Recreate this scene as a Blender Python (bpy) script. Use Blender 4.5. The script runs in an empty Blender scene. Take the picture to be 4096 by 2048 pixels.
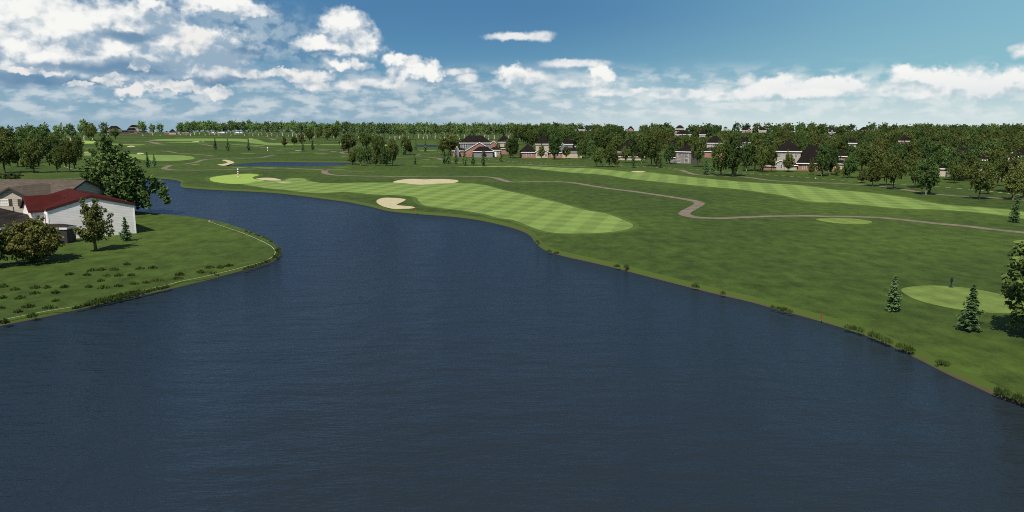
import bpy, bmesh, math, random
from mathutils import Vector, Matrix
from mathutils.geometry import delaunay_2d_cdt
R = math.radians
S = bpy.context.scene
C = S.collection
# ------------------------------------------------------------------ camera
H, F = 20.0, 3110.0                       # camera height (m), focal length in photo pixels
PITCH = math.atan(544.0 / F)
SP, CP = math.sin(PITCH), math.cos(PITCH)
cam = bpy.data.cameras.new('camera'); co = bpy.data.objects.new('camera', cam); C.objects.link(co)
co.location = (0, 0, H); co.rotation_euler = (math.pi/2 - PITCH, 0, 0)
cam.sensor_width = 36; cam.lens = F / 4096 * 36; cam.clip_start = 0.5; cam.clip_end = 6000
S.camera = co

def at(px, py, z=0.0):                    # photo pixel -> point on the horizontal plane z
    xc, yc = (px-2048)/F, (1024-py)/F
    t = (H - z) / (SP - yc*CP)
    return Vector((xc*t, t*(CP + yc*SP), z))
def mpp(py):                              # metres per pixel at a ground row
    yc = (1024-py)/F
    return H / (SP - yc*CP) / F
def proj(p):
    zc = p.y*CP + (H-p.z)*SP; yc = ((p.z-H) + zc*SP)/CP
    return 2048 + F*p.x/zc, 1024 - F*yc/zc

# ------------------------------------------------------------------ tags
def tag(o, label=None, cat=None, group=None, kind=None):
    if label: o['label'] = label
    if cat: o['category'] = cat
    if group: o['group'] = group
    if kind: o['kind'] = kind
    return o
def empty(name, loc=(0, 0, 0), rz=0.0):
    o = bpy.data.objects.new(name, None); C.objects.link(o)
    o.location = loc; o.rotation_euler = (0, 0, rz); o.empty_display_size = 0.5
    return o

class MB:
    """collects faces for ONE mesh"""
    def __init__(s): s.v = []; s.f = []; s.m = []
    def face(s, pts, mi=0):
        b = len(s.v); s.v.extend([tuple(p) for p in pts]); s.f.append(tuple(range(b, b+len(pts)))); s.m.append(mi)
    def box(s, x0, x1, y0, y1, z0, z1, mi=0):
        b = len(s.v)
        s.v.extend([(x, y, z) for z in (z0, z1) for (x, y) in ((x0, y0), (x1, y0), (x1, y1), (x0, y1))])
        for q in ((0, 3, 2, 1), (4, 5, 6, 7), (0, 1, 5, 4), (1, 2, 6, 5), (2, 3, 7, 6), (3, 0, 4, 7)):
            s.f.append(tuple(b+i for i in q)); s.m.append(mi)
    def tube(s, pts, rad, n=6, mi=0, cap=True):
        rings = []
        for i, p in enumerate(pts):
            p = Vector(p)
            d = (Vector(pts[min(i+1, len(pts)-1)]) - Vector(pts[max(i-1, 0)])).normalized()
            a = d.cross(Vector((0.31, 0.95, 0.05))).normalized(); c = d.cross(a)
            b = len(s.v)
            for k in range(n):
                t = 2*math.pi*k/n
                s.v.append(tuple(p + (a*math.cos(t) + c*math.sin(t))*rad[i]))
            rings.append(b)
        for b0, b1 in zip(rings, rings[1:]):
            for k in range(n):
                s.f.append((b0+k, b0+(k+1) % n, b1+(k+1) % n, b1+k)); s.m.append(mi)
        if cap:
            s.f.append(tuple(rings[-1]+k for k in range(n))); s.m.append(mi)
            s.f.append(tuple(rings[0]+k for k in reversed(range(n)))); s.m.append(mi)
    def mesh(s, name, mats):
        me = bpy.data.meshes.new(name); me.from_pydata(s.v, [], s.f)
        for m in (mats if isinstance(mats, (list, tuple)) else [mats]): me.materials.append(m)
        me.polygons.foreach_set('material_index', s.m); me.update()
        return me
    def build(s, name, mats, parent=None):
        o = bpy.data.objects.new(name, s.mesh(name, mats)); C.objects.link(o)
        if parent: o.parent = parent
        return o

# ------------------------------------------------------------------ node helper
class N:
    """a socket with arithmetic: builds Math nodes"""
    nt = None
    def __init__(s, sock): s.s = sock
    @staticmethod
    def op(o, *a, clamp=False):
        n = N.nt.nodes.new('ShaderNodeMath'); n.operation = o; n.use_clamp = clamp
        for i, x in enumerate(a):
            if isinstance(x, N): N.nt.links.new(x.s, n.inputs[i])
            else: n.inputs[i].default_value = x
        return N(n.outputs[0])
    def __add__(s, o): return N.op('ADD', s, o)
    __radd__ = __add__
    def __sub__(s, o): return N.op('SUBTRACT', s, o)
    def __rsub__(s, o): return N.op('SUBTRACT', o, s)
    def __mul__(s, o): return N.op('MULTIPLY', s, o)
    __rmul__ = __mul__
    def __truediv__(s, o): return N.op('DIVIDE', s, o)
def smooth(x, a, b, lo=0.0, hi=1.0):
    n = N.nt.nodes.new('ShaderNodeMapRange'); n.interpolation_type = 'SMOOTHSTEP'
    N.nt.links.new(x.s, n.inputs[0])
    for i, q in enumerate((a, b, lo, hi)): n.inputs[i+1].default_value = q
    return N(n.outputs[0])
def vec(op, a, b=None, scale=None):
    n = N.nt.nodes.new('ShaderNodeVectorMath'); n.operation = op
    for i, x in enumerate((a, b)):
        if x is None: continue
        if isinstance(x, N): N.nt.links.new(x.s, n.inputs[i])
        else: n.inputs[i].default_value = x
    if scale is not None: n.inputs['Scale'].default_value = scale
    return N(n.outputs['Value'] if op in ('LENGTH', 'DOT_PRODUCT') else n.outputs[0])
def noise(v, scale, detail=3.0, rough=0.5, color=False, lac=2.0):
    n = N.nt.nodes.new('ShaderNodeTexNoise'); n.inputs['Scale'].default_value = scale
    n.inputs['Detail'].default_value = detail; n.inputs['Roughness'].default_value = rough
    n.inputs['Lacunarity'].default_value = lac
    if v is not None: N.nt.links.new(v.s, n.inputs['Vector'])
    return N(n.outputs['Color' if color else 0])
def xyz(v):
    n = N.nt.nodes.new('ShaderNodeSeparateXYZ'); N.nt.links.new(v.s, n.inputs[0])
    return N(n.outputs[0]), N(n.outputs[1]), N(n.outputs[2])
def comb(x, y, z):
    n = N.nt.nodes.new('ShaderNodeCombineXYZ')
    for i, q in enumerate((x, y, z)):
        if isinstance(q, N): N.nt.links.new(q.s, n.inputs[i])
        else: n.inputs[i].default_value = q
    return N(n.outputs[0])
def cmix(f, a, b, blend='MIX'):
    n = N.nt.nodes.new('ShaderNodeMix'); n.data_type = 'RGBA'; n.blend_type = blend
    for i, x in ((0, f), (6, a), (7, b)):
        if isinstance(x, N): N.nt.links.new(x.s, n.inputs[i])
        elif i == 0: n.inputs[0].default_value = x
        else: n.inputs[i].default_value = (*x, 1.0)
    return N(n.outputs[2])
def mat(name, rough=0.8, spec=0.3):
    m = bpy.data.materials.new(name); m.use_nodes = True; N.nt = m.node_tree
    b = m.node_tree.nodes['Principled BSDF']; b.inputs['Roughness'].default_value = rough
    b.inputs['Specular IOR Level'].default_value = spec
    return m, b
def setc(b, c, inp='Base Color'):
    if isinstance(c, N): N.nt.links.new(c.s, b.inputs[inp])
    else: b.inputs[inp].default_value = (*c, 1.0) if len(c) == 3 else c
def bump(b, h, strength=0.5, dist=0.1):
    n = N.nt.nodes.new('ShaderNodeBump'); n.inputs['Strength'].default_value = strength; n.inputs['Distance'].default_value = dist
    N.nt.links.new(h.s, n.inputs['Height']); N.nt.links.new(n.outputs[0], b.inputs['Normal'])
def pos():
    n = N.nt.nodes.new('ShaderNodeNewGeometry'); return N(n.outputs['Position'])
def island():
    n = N.nt.nodes.new('ShaderNodeNewGeometry'); return N(n.outputs['Random Per Island'])
def objrand():
    n = N.nt.nodes.new('ShaderNodeObjectInfo'); return N(n.outputs['Random'])
def objco():
    n = N.nt.nodes.new('ShaderNodeTexCoord'); return N(n.outputs['Object'])
def sc(c, k): return tuple(x*k for x in c)
M = {}
# ------------------------------------------------------------------ materials
def turf(name, col, amp=0.22, stripes=None, specks=None):
    m, b = mat(name, 0.9, 0.12); p = pos()
    big = noise(p, 0.018, 3, 0.55); mid = noise(vec('MULTIPLY', p, (1, 0.6, 1)), 0.42, 5, 0.70); fine = noise(p, 3.5, 2, 0.6)
    c = cmix(smooth(big, 0.35, 0.68), sc(col, 1-amp*0.55), (col[0]*(1+amp*0.6), col[1]*(1+amp*0.45), col[2]*(1+amp*0.1)))
    v = (mid - 0.5)*(amp*6.5) + (fine - 0.5)*(amp*2.0) + 1.0
    if stripes:
        x, y, _ = xyz(p)
        for ang, w, k in stripes:
            u = x*math.cos(ang) + y*math.sin(ang) + (noise(p, 0.03, 1) - 0.5)*2.5
            s = smooth(N.op('SINE', u*(math.pi/w)), -0.35, 0.35)
            v = v + (s - 0.5)*k
    n = N.nt.nodes.new('ShaderNodeVectorMath'); n.operation = 'SCALE'
    N.nt.links.new(c.s, n.inputs[0]); N.nt.links.new(v.s, n.inputs['Scale'])
    setc(b, N(n.outputs[0])); bump(b, fine, 0.5, 0.06)
    return m
def dry(m):
    N.nt = m.node_tree; b = m.node_tree.nodes['Principled BSDF']; l = b.inputs['Base Color'].links[0]; src_ = N(l.from_socket); p = pos()
    f = smooth(noise(vec('MULTIPLY', p, (1, 0.7, 1)), 0.11, 6, 0.7), 0.52, 0.72)*smooth(noise(p, 1.1, 4, 0.7), 0.38, 0.66)
    setc(b, cmix(f*0.55, src_, (0.078, 0.094, 0.020))); return m
M['rough'] = turf('rough_grass', (0.0435, 0.0725, 0.0128), 0.32)
dry(M['rough'])
M['fringe'] = turf('fringe_grass', (0.060, 0.098, 0.018), 0.16)
M['fairway'] = turf('fairway_turf', (0.138, 0.205, 0.050), 0.09, stripes=[(R(-14), 3.3, 0.20), (R(58), 3.3, 0.15)])
M['green'] = turf('green_turf', (0.235, 0.335, 0.070), 0.06, stripes=[(R(82), 2.6, 0.16)])
M['tee'] = turf('tee_turf', (0.128, 0.180, 0.042), 0.16, stripes=[(R(20), 2.0, 0.14), (R(110), 2.0, 0.08)])
m, b = mat('bank_soil', 0.9, 0.1); p = pos(); _, _, z = xyz(p)
nn = noise(p, 0.9, 4, 0.6)
setc(b, cmix(smooth(z + (nn-0.5)*0.30 + (noise(p, 0.03, 2)-0.5)*0.35, -0.50, -0.36), (0.070, 0.053, 0.036), (0.052, 0.080, 0.016)))
M['bank'] = m
m, b = mat('bunker_sand', 0.9, 0.1); p = pos()
setc(b, cmix(smooth(noise(p, 0.7, 4, 0.6), 0.3, 0.7), (0.365, 0.325, 0.195), (0.44, 0.395, 0.245))); bump(b, noise(p, 3, 3), 0.4, 0.05)
M['sand'] = m
m, b = mat('bunker_lip', 0.9, 0.1); setc(b, (0.11, 0.085, 0.03)); M['lip'] = m
m, b = mat('path_paving', 0.9, 0.15); p = pos()
setc(b, cmix(smooth(noise(p, 0.35, 5, 0.65), 0.3, 0.7), (0.120, 0.096, 0.072), (0.190, 0.156, 0.120))); M['path'] = m
m, b = mat('white_paint', 0.7, 0.2); setc(b, (0.62, 0.60, 0.47)); M['line'] = m
# water
m, b = mat('lake_water', 0.6, 0.0); p = pos(); nt = m.node_tree
w1 = noise(vec('MULTIPLY', p, (0.42, 1.35, 1)), 0.55, 5, 0.62); w2 = noise(vec('MULTIPLY', p, (0.6, 1.6, 1)), 2.4, 3, 0.6)
patch = smooth(noise(vec('MULTIPLY', p, (1.0, 0.35, 1)), 0.022, 3, 0.5), 0.40, 0.66)
setc(b, cmix(patch, (0.0165, 0.0228, 0.0272), (0.0150, 0.0236, 0.0335)))
bn = nt.nodes.new('ShaderNodeBump'); bn.inputs['Strength'].default_value = 1.0; bn.inputs['Distance'].default_value = 0.55
w0 = noise(vec('MULTIPLY', p, (0.45, 0.62, 1)), 0.42, 2, 0.45)
nt.links.new((w0*0.75 + w1*(0.42 + patch*0.40) + w2*0.12).s, bn.inputs['Height'])
gl = nt.nodes.new('ShaderNodeBsdfGlossy'); gl.inputs['Color'].default_value = (0.44, 0.60, 0.86, 1); gl.inputs['Roughness'].default_value = 0.13
fr = nt.nodes.new('ShaderNodeFresnel'); fr.inputs['IOR'].default_value = 1.25; nt.links.new(bn.outputs[0], fr.inputs['Normal'])
mx = nt.nodes.new('ShaderNodeMixShader'); nt.links.new(N.op('MINIMUM', N(fr.outputs[0])*0.85, 0.31).s, mx.inputs[0])
nt.links.new(bn.outputs[0], gl.inputs['Normal']); nt.links.new(bn.outputs[0], b.inputs['Normal'])
nt.links.new(b.outputs[0], mx.inputs[1]); nt.links.new(gl.outputs[0], mx.inputs[2]); nt.links.new(mx.outputs[0], nt.nodes['Material Output'].inputs[0])
M['water'] = m
# plants
def leafmat(name, a, bcol, transl=0.24, gloss=0.10):
    m, b = mat(name, 0.75, gloss); r = island(); o = objrand()
    c = cmix(r, a, bcol)
    hs = N.nt.nodes.new('ShaderNodeHueSaturation'); N.nt.links.new(c.s, hs.inputs['Color'])
    N.nt.links.new((o*0.026 + 0.487).s, hs.inputs['Hue']); N.nt.links.new((N.op('FRACT', o*7.31)*0.75 + 0.70).s, hs.inputs['Value'])
    N.nt.links.new(hs.outputs[0], b.inputs['Base Color'])
    nt = N.nt; tr = nt.nodes.new('ShaderNodeBsdfTranslucent'); mx = nt.nodes.new('ShaderNodeMixShader'); mx.inputs[0].default_value = transl
    nt.links.new(hs.outputs[0], tr.inputs[0]); nt.links.new(b.outputs[0], mx.inputs[1]); nt.links.new(tr.outputs[0], mx.inputs[2])
    nt.links.new(mx.outputs[0], nt.nodes['Material Output'].inputs[0])
    return m
M['oak_leaf'] = leafmat('oak_leaf', (0.056, 0.076, 0.019), (0.112, 0.146, 0.039))
M['linden_leaf'] = leafmat('linden_leaf', (0.043, 0.077, 0.021), (0.085, 0.137, 0.040))
M['birch_leaf'] = leafmat('birch_leaf', (0.092, 0.146, 0.044), (0.154, 0.229, 0.072))
M['maple_leaf'] = leafmat('maple_leaf', (0.066, 0.080, 0.020), (0.135, 0.155, 0.044))
M['russet_leaf'] = leafmat('russet_leaf', (0.072, 0.058, 0.027), (0.119, 0.104, 0.043))
M['spruce_leaf'] = leafmat('spruce_needle', (0.064, 0.122, 0.044), (0.118, 0.198, 0.076))
M['shrub_leaf'] = leafmat('shrub_leaf', (0.065, 0.069, 0.016), (0.113, 0.117, 0.032))
M['willow_leaf'] = leafmat('willow_leaf', (0.041, 0.068, 0.018), (0.105, 0.152, 0.043))
M['tuft_leaf'] = leafmat('tuft_blade', (0.036, 0.053, 0.012), (0.066, 0.094, 0.022), 0.1)
def barkmat(name, a, bcol):
    m, b = mat(name, 0.9, 0.1); p = objco()
    setc(b, cmix(smooth(noise(vec('MULTIPLY', p, (1, 1, 0.25)), 3.0, 3, 0.6), 0.35, 0.65), a, bcol)); return m
M['bark'] = barkmat('dark_bark', (0.030, 0.022, 0.016), (0.075, 0.055, 0.040))
M['grey_bark'] = barkmat('grey_bark', (0.13, 0.115, 0.095), (0.26, 0.23, 0.19))
M['pale_bark'] = barkmat('pale_bark', (0.42, 0.39, 0.27), (0.66, 0.62, 0.46))
M['brown_bark'] = barkmat('brown_bark', (0.085, 0.058, 0.042), (0.17, 0.12, 0.09))
# buildings
def siding(name, col, step=0.28, dark=0.28):
    m, b = mat(name, 0.7, 0.25); p = objco(); _, _, z = xyz(p)
    f = N.op('FRACT', z/step); ln = smooth(f, 0.04, 0.26)
    n = noise(vec('MULTIPLY', p, (0.5, 0.5, 2)), 0.8, 4, 0.6)
    base = cmix(smooth(n, 0.3, 0.7), sc(col, 0.9), sc(col, 1.06))
    setc(b, cmix(ln, sc(col, dark), base)); bump(b, f, 0.5, 0.03); return m
M['white_siding'] = siding('white_siding', (0.90, 0.835, 0.80), 0.28, 0.5)
M['tan_siding'] = siding('tan_siding', (0.42, 0.37, 0.31), 0.34)
M['dark_siding'] = siding('dark_siding', (0.040, 0.033, 0.034), 0.28, 0.5)
M['grey_siding'] = siding('grey_siding', (0.21, 0.205, 0.225), 0.30, 0.6)
M['taupe_siding'] = siding('taupe_siding', (0.235, 0.205, 0.185), 0.62, 0.4)
M['beige_siding'] = siding('beige_siding', (0.46, 0.39, 0.30), 0.40, 0.75)
M['stone_siding'] = siding('stone_siding', (0.38, 0.35, 0.31), 0.36, 0.6)
m, b = mat('red_brick', 0.85, 0.15); p = objco(); x, y, z = xyz(p)
bt = N.nt.nodes.new('ShaderNodeTexBrick'); N.nt.links.new(comb(x + y, z, 0.0).s, bt.inputs['Vector'])
bt.inputs['Color1'].default_value = (0.21, 0.080, 0.060, 1); bt.inputs['Color2'].default_value = (0.32, 0.155, 0.120, 1)
bt.inputs['Mortar'].default_value = (0.42, 0.32, 0.27, 1); bt.inputs['Scale'].default_value = 1.0
bt.inputs['Brick Width'].default_value = 0.75; bt.inputs['Row Height'].default_value = 0.36; bt.inputs['Mortar Size'].default_value = 0.035
setc(b, cmix(smooth(noise(p, 0.7, 3), 0.3, 0.7) * 0.5, N(bt.outputs[0]), (0.26, 0.10, 0.08))); M['brick'] = m
def shingle(name, a, c, step=0.30):
    m, b = mat(name, 0.95, 0.04); p = objco(); x, y, z = xyz(p)
    bt = N.nt.nodes.new('ShaderNodeTexBrick'); N.nt.links.new(comb(x + y*0.37, z*1.0 + y*0.0, 0.0).s, bt.inputs['Vector'])
    bt.inputs['Color1'].default_value = (*a, 1); bt.inputs['Color2'].default_value = (*c, 1); bt.inputs['Mortar'].default_value = (*sc(a, 0.5), 1)
    bt.inputs['Scale'].default_value = 1.0; bt.inputs['Brick Width'].default_value = step*3; bt.inputs['Row Height'].default_value = step*0.5
    bt.inputs['Mortar Size'].default_value = 0.012; bt.inputs['Bias'].default_value = 0.0
    setc(b, cmix(smooth(noise(p, 0.45, 4, 0.6), 0.3, 0.7)*0.5, N(bt.outputs[0]), a)); return m
M['black_roof'] = shingle('black_shingle', (0.011, 0.009, 0.0085), (0.020, 0.0165, 0.0155))
M['dark_roof'] = shingle('dark_shingle', (0.022, 0.019, 0.017), (0.060, 0.052, 0.046), 0.42)
M['taupe_roof'] = shingle('taupe_shingle', (0.082, 0.066, 0.052), (0.122, 0.100, 0.080), 0.30)
m, b = mat('red_metal_roof', 0.85, 0.06); p = objco(); x, y, z = xyz(p)
f = N.op('FRACT', (x*0.0 + y)/0.32); setc(b, cmix(smooth(f, 0.08, 0.2), (0.045, 0.011, 0.010), cmix(smooth(noise(p, 0.8, 3), 0.3, 0.7), (0.048, 0.0088, 0.0075), (0.062, 0.0118, 0.0098)))); M['red_roof'] = m
m, b = mat('red_cross_roof', 0.85, 0.06); p = objco(); x, y, z = xyz(p)
f = N.op('FRACT', x/0.32); setc(b, cmix(smooth(f, 0.08, 0.2), (0.045, 0.011, 0.010), cmix(smooth(noise(p, 0.8, 3), 0.3, 0.7), (0.044, 0.0082, 0.007), (0.056, 0.0108, 0.009)))); M['red_roof2'] = m
def plain(name, c, rough=0.6, spec=0.3):
    m, b = mat(name, rough, spec); n = noise(objco(), 1.5, 3, 0.6)
    setc(b, cmix(smooth(n, 0.3, 0.7), sc(c, 0.9), c)); return m
M['trim'] = plain('white_trim', (0.84, 0.82, 0.80)); M['dark_trim'] = plain('dark_trim', (0.045, 0.036, 0.034))
M['red_trim'] = plain('red_trim', (0.060, 0.013, 0.012)); M['grey_trim'] = plain('grey_trim', (0.60, 0.59, 0.60))
M['glass'] = plain('window_glass', (0.055, 0.065, 0.08), 0.12, 0.6); M['pale_glass'] = plain('curtained_glass', (0.52, 0.49, 0.43), 0.25, 0.5)
M['teal'] = plain('teal_door', (0.03, 0.075, 0.085)); M['red'] = plain('red_paint', (0.26, 0.012, 0.016)); M['white'] = plain('white_enamel', (0.88, 0.87, 0.86))
M['stake_red'] = plain('red_stake', (0.30, 0.035, 0.03)); M['dark_green'] = plain('green_enamel', (0.008, 0.022, 0.018), 0.4)
# ------------------------------------------------------------------ world, sun
SUN_AZ = Vector((-0.41, -0.912)).normalized(); SUN_EL = R(53)
sd = bpy.data.lights.new('sun', 'SUN'); sd.energy = 3.8; sd.angle = R(0.5); sd.color = (1.0, 0.94, 0.82)
so = bpy.data.objects.new('sun', sd); C.objects.link(so)
tos = Vector((SUN_AZ.x*math.cos(SUN_EL), SUN_AZ.y*math.cos(SUN_EL), math.sin(SUN_EL)))
so.rotation_euler = tos.to_track_quat('Z', 'Y').to_euler(); so.location = (0, 0, 60)
W = bpy.data.worlds.new('World'); S.world = W; W.use_nodes = True; nt = W.node_tree; N.nt = nt
nt.nodes.clear()
sky = nt.nodes.new('ShaderNodeTexSky'); sky.sky_type = 'NISHITA'; sky.sun_disc = False
sky.sun_elevation = SUN_EL; sky.sun_rotation = math.atan2(SUN_AZ.x, SUN_AZ.y); sky.air_density = 1.0; sky.dust_density = 0.6
tc = nt.nodes.new('ShaderNodeTexCoord'); d = N(tc.outputs['Generated'])
x, y, z = xyz(d)
az = N.op('ARCTAN2', x, y) * (180/math.pi); el = N.op('ARCSINE', z) * (180/math.pi)
P = comb(az, el, 0.0)
def lin(c): return tuple(((v/255)/12.92 if v/255 <= 0.04045 else ((v/255+0.055)/1.055)**2.4) for v in c)
EXPO = 0.55; K = 2**EXPO
def em(c): return tuple(v/K for v in lin(c))
# sky colour of the low band: deeper blue ahead, cyan towards +x, pale at the horizon
hz = cmix(smooth(az, -16, 22), em((140, 172, 190)), em((206, 221, 222)))
midc = cmix(smooth(az, -6, 34), em((100, 152, 183)), em((142, 190, 203)))
topc = cmix(smooth(az, 0, 38), em((78, 128, 171)), em((128, 181, 202)))
base = cmix(smooth(el, -0.5, 3.4), hz, midc)
base = cmix(smooth(el, 2.0, 8.2), base, topc)
# named clouds, each an (x, y, rx, ry) in degrees of azimuth / elevation
def pe(px, py):
    v = Vector(((px-2048)/F, CP + (1024-py)/F*SP, -SP + (1024-py)/F*CP)).normalized()
    return math.degrees(math.atan2(v.x, v.y)), math.degrees(math.asin(v.z))
CL = [(420, 195, 330, 95), (210, 100, 240, 95), (740, 205, 220, 80), (130, 75, 150, 105), (60, 185, 150, 75), (190, 215, 190, 55), (330, 150, 150, 120), (520, 105, 230, 85), (700, 160, 210, 85), (885, 185, 115, 80), (620, 235, 230, 60), (780, 275, 160, 45), (890, 28, 175, 42), (600, 40, 60, 45), (1372, 112, 92, 72), (1290, 175, 88, 42), (1430, 165, 85, 62), (1350, 180, 150, 40), (1380, 256, 100, 30), (1585, 228, 68, 30), (1640, 285, 88, 46), (1725, 290, 48, 36), (2056, 300, 72, 46), (2395, 285, 40, 34), (2412, 318, 56, 34), (3110, 350, 90, 40), (3180, 365, 80, 30), (3330, 345, 140, 42), (3632, 298, 46, 36), (3760, 318, 150, 40), (3900, 350, 180, 36), (4060, 318, 100, 42)]
SMALL = [(930, 300, 110, 22), (1652, 236, 32, 18), (1565, 330, 60, 24), (1000, 296, 50, 18), (1235, 305, 80, 24), (1140, 294, 80, 14), (1262, 345, 52, 18), (1390, 345, 48, 22), (1480, 330, 60, 14), (1840, 285, 60, 14), (1872, 310, 40, 20), (2130, 308, 80, 24), (2300, 252, 130, 16), (2330, 330, 100, 20), (2050, 147, 105, 15), (2150, 143, 60, 20), (2990, 318, 34, 20), (3000, 368, 90, 26), (3260, 370, 110, 20), (3580, 362, 55, 18), (3720, 372, 110, 26), (4085, 198, 34, 22), (2560, 362, 50, 12), (2420, 372, 70, 16), (2700, 372, 180, 18), (2880, 385, 70, 18)]
PUFF = [(430, 312, 66, 22), (525, 366, 52, 24), (690, 350, 120, 24), (860, 360, 66, 24), (568, 268, 34, 24), (1235, 305, 84, 26), (1140, 294, 80, 16), (1262, 345, 60, 20), (140, 285, 90, 16), (980, 300, 60, 20), (780, 165, 90, 40), (330, 345, 50, 12)]
DARK = [(430, 262, 200, 20), (560, 285, 120, 18), (900, 322, 130, 18), (140, 322, 190, 22), (330, 330, 130, 16), (1270, 206, 85, 9), (1000, 205, 60, 12), (520, 150, 90, 16)]
warp = noise(vec('MULTIPLY', P, (1, 1.35, 1)), 0.55, 3, 0.55, True); warp2 = noise(P, 2.2, 2, 0.5, True)
half = (0.5, 0.5, 0.5)
def warped(off, k1=1.5, k2=0.85):
    q = vec('ADD', P, off) if any(off) else P
    a = vec('SCALE', vec('SUBTRACT', warp, half), scale=k1); b2 = vec('SCALE', vec('SUBTRACT', warp2, half), scale=k2)
    return vec('ADD', vec('ADD', q, a), b2)
def field(q, lst, k=1.10):
    cur = None
    for (px, py, rx, ry) in lst:
        a, e = pe(px, py)
        dv = vec('MULTIPLY', vec('SUBTRACT', q, (a, e, 0)), (54/rx/k, 54/ry/k, 0))
        l = vec('LENGTH', dv)
        if cur is None: cur = l
        else:
            n = nt.nodes.new('ShaderNodeMath'); n.operation = 'SMOOTH_MIN'
            nt.links.new(cur.s, n.inputs[0]); nt.links.new(l.s, n.inputs[1]); n.inputs[2].default_value = 0.22; cur = N(n.outputs[0])
    return 1.0 - cur
f0 = field(warped((0, 0, 0)), CL); f1 = field(warped((-0.30, 0.85, 0)), CL)
dw = vec('SCALE', vec('SUBTRACT', warp2, half), scale=0.5)
def dnoise(off, s_=1.0, dt=3): return noise(vec('ADD', vec('ADD', vec('MULTIPLY', P, (1, 1.3, 1)), off), dw), s_, dt, 0.55)
det = dnoise((0, 0, 0)); detb = dnoise((-0.16, 0.34, 0)); lump = dnoise((3.1, 1.7, 0), 0.48, 2); lumpb = dnoise((2.7, 2.6, 0), 0.48, 2)
relief = (det - detb)*1.1 + (lump - lumpb)*1.9
fd = f0 + (det - 0.5)*0.55
alpha = smooth(fd, -0.12, 0.46)
sf = field(warped((0, 0, 0), 0.55, 0.30), SMALL, 1.25) + (det - 0.5)*0.45; salpha = smooth(sf, -0.08, 0.60)
pf = field(warped((0, 0, 0)), PUFF) + (det - 0.5)*0.5; palpha = smooth(pf, -0.05, 0.42)
wq = vec('ADD', P, vec('SCALE', vec('SUBTRACT', warp, half), scale=1.2))
dark = smooth(field(wq, DARK, 1.35) + (det-0.5)*0.5, 0.0, 0.75)
leftish = smooth(az, 9, -9)
mass = smooth(az, -10, -16) * smooth(az, -29, -24) * smooth(el, 2.2, 3.4)      # the big bank on the left
lit = smooth((f0 - f1)*0.85 + relief + 0.50 - mass*0.36, -0.05, 0.90)
deck = noise(vec('ADD', vec('MULTIPLY', P, (0.62, 1.55, 1)), vec('SCALE', vec('SUBTRACT', warp2, half), scale=0.35)), 0.95, 3, 0.5); deck2 = noise(vec('MULTIPLY', P, (0.35, 1.0, 1)), 0.35, 4, 0.55)
dk = smooth(deck + (deck2-0.5)*0.30, 0.40, 0.66) * smooth(el, 4.2, 2.4) * smooth(el, -0.6, 0.7)
veil = smooth(deck2, 0.30, 0.55) * smooth(el, 4.6, 2.6) * smooth(az, 24, 4)
bn = noise(vec('MULTIPLY', P, (0.5, 1.1, 1)), 0.30, 4, 0.5)
shade = smooth(bn, 0.40, 0.58) * smooth(az, -10, -17) * smooth(el, 1.6, 2.6) * smooth(el, 8.6, 6.4)
white = cmix(smooth(el, 0.2, 3.5), em((214, 222, 226)), em((247, 247, 244)))
grey = cmix(leftish, em((184, 204, 213)), em((150, 174, 194)))
col = cmix(veil*0.45, base, cmix(leftish, em((196, 213, 219)), em((152, 178, 195))))
col = cmix(dk*(0.62 + leftish*0.20), col, cmix(leftish, em((230, 235, 234)), em((205, 215, 221))))
col = cmix(shade*0.85, col, cmix(smooth(det, 0.36, 0.60), em((104, 142, 174)), em((164, 186, 202))))
col = cmix(alpha, col, cmix(lit, grey, white))
col = cmix(salpha*0.92, col, cmix(smooth(relief + 0.66, 0.0, 0.9), grey, em((242, 242, 240))))
col = cmix(dark*0.80, col, em((100, 138, 170)))
col = cmix(palpha*0.92, col, cmix(smooth(relief + 0.62, 0.0, 0.9), grey, em((240, 238, 235))))
b1 = nt.nodes.new('ShaderNodeBackground'); nt.links.new(sky.outputs[0], b1.inputs[0]); b1.inputs[1].default_value = 0.065
b2n = nt.nodes.new('ShaderNodeBackground'); nt.links.new(col.s, b2n.inputs[0]); b2n.inputs[1].default_value = 1.0
mx = nt.nodes.new('ShaderNodeMixShader'); nt.links.new(smooth(el, 9.0, 26.0).s, mx.inputs[0])
nt.links.new(b2n.outputs[0], mx.inputs[1]); nt.links.new(b1.outputs[0], mx.inputs[2])
out = nt.nodes.new('ShaderNodeOutputWorld'); nt.links.new(mx.outputs[0], out.inputs[0])
W.cycles.sampling_method = 'MANUAL'; W.cycles.sample_map_resolution = 512
S.view_settings.view_transform = 'Standard'; S.view_settings.look = 'None'; S.view_settings.exposure = EXPO; S.view_settings.gamma = 1.0
S.view_settings.use_curve_mapping = False
S.render.engine = 'CYCLES'; S.cycles.max_bounces = 6; S.cycles.diffuse_bounces = 3; S.cycles.transparent_max_bounces = 4
S.cycles.use_denoising = False; S.cycles.sample_clamp_direct = 1.1; S.cycles.sample_clamp_indirect = 1.1; S.cycles.filter_width = 1.0

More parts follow.
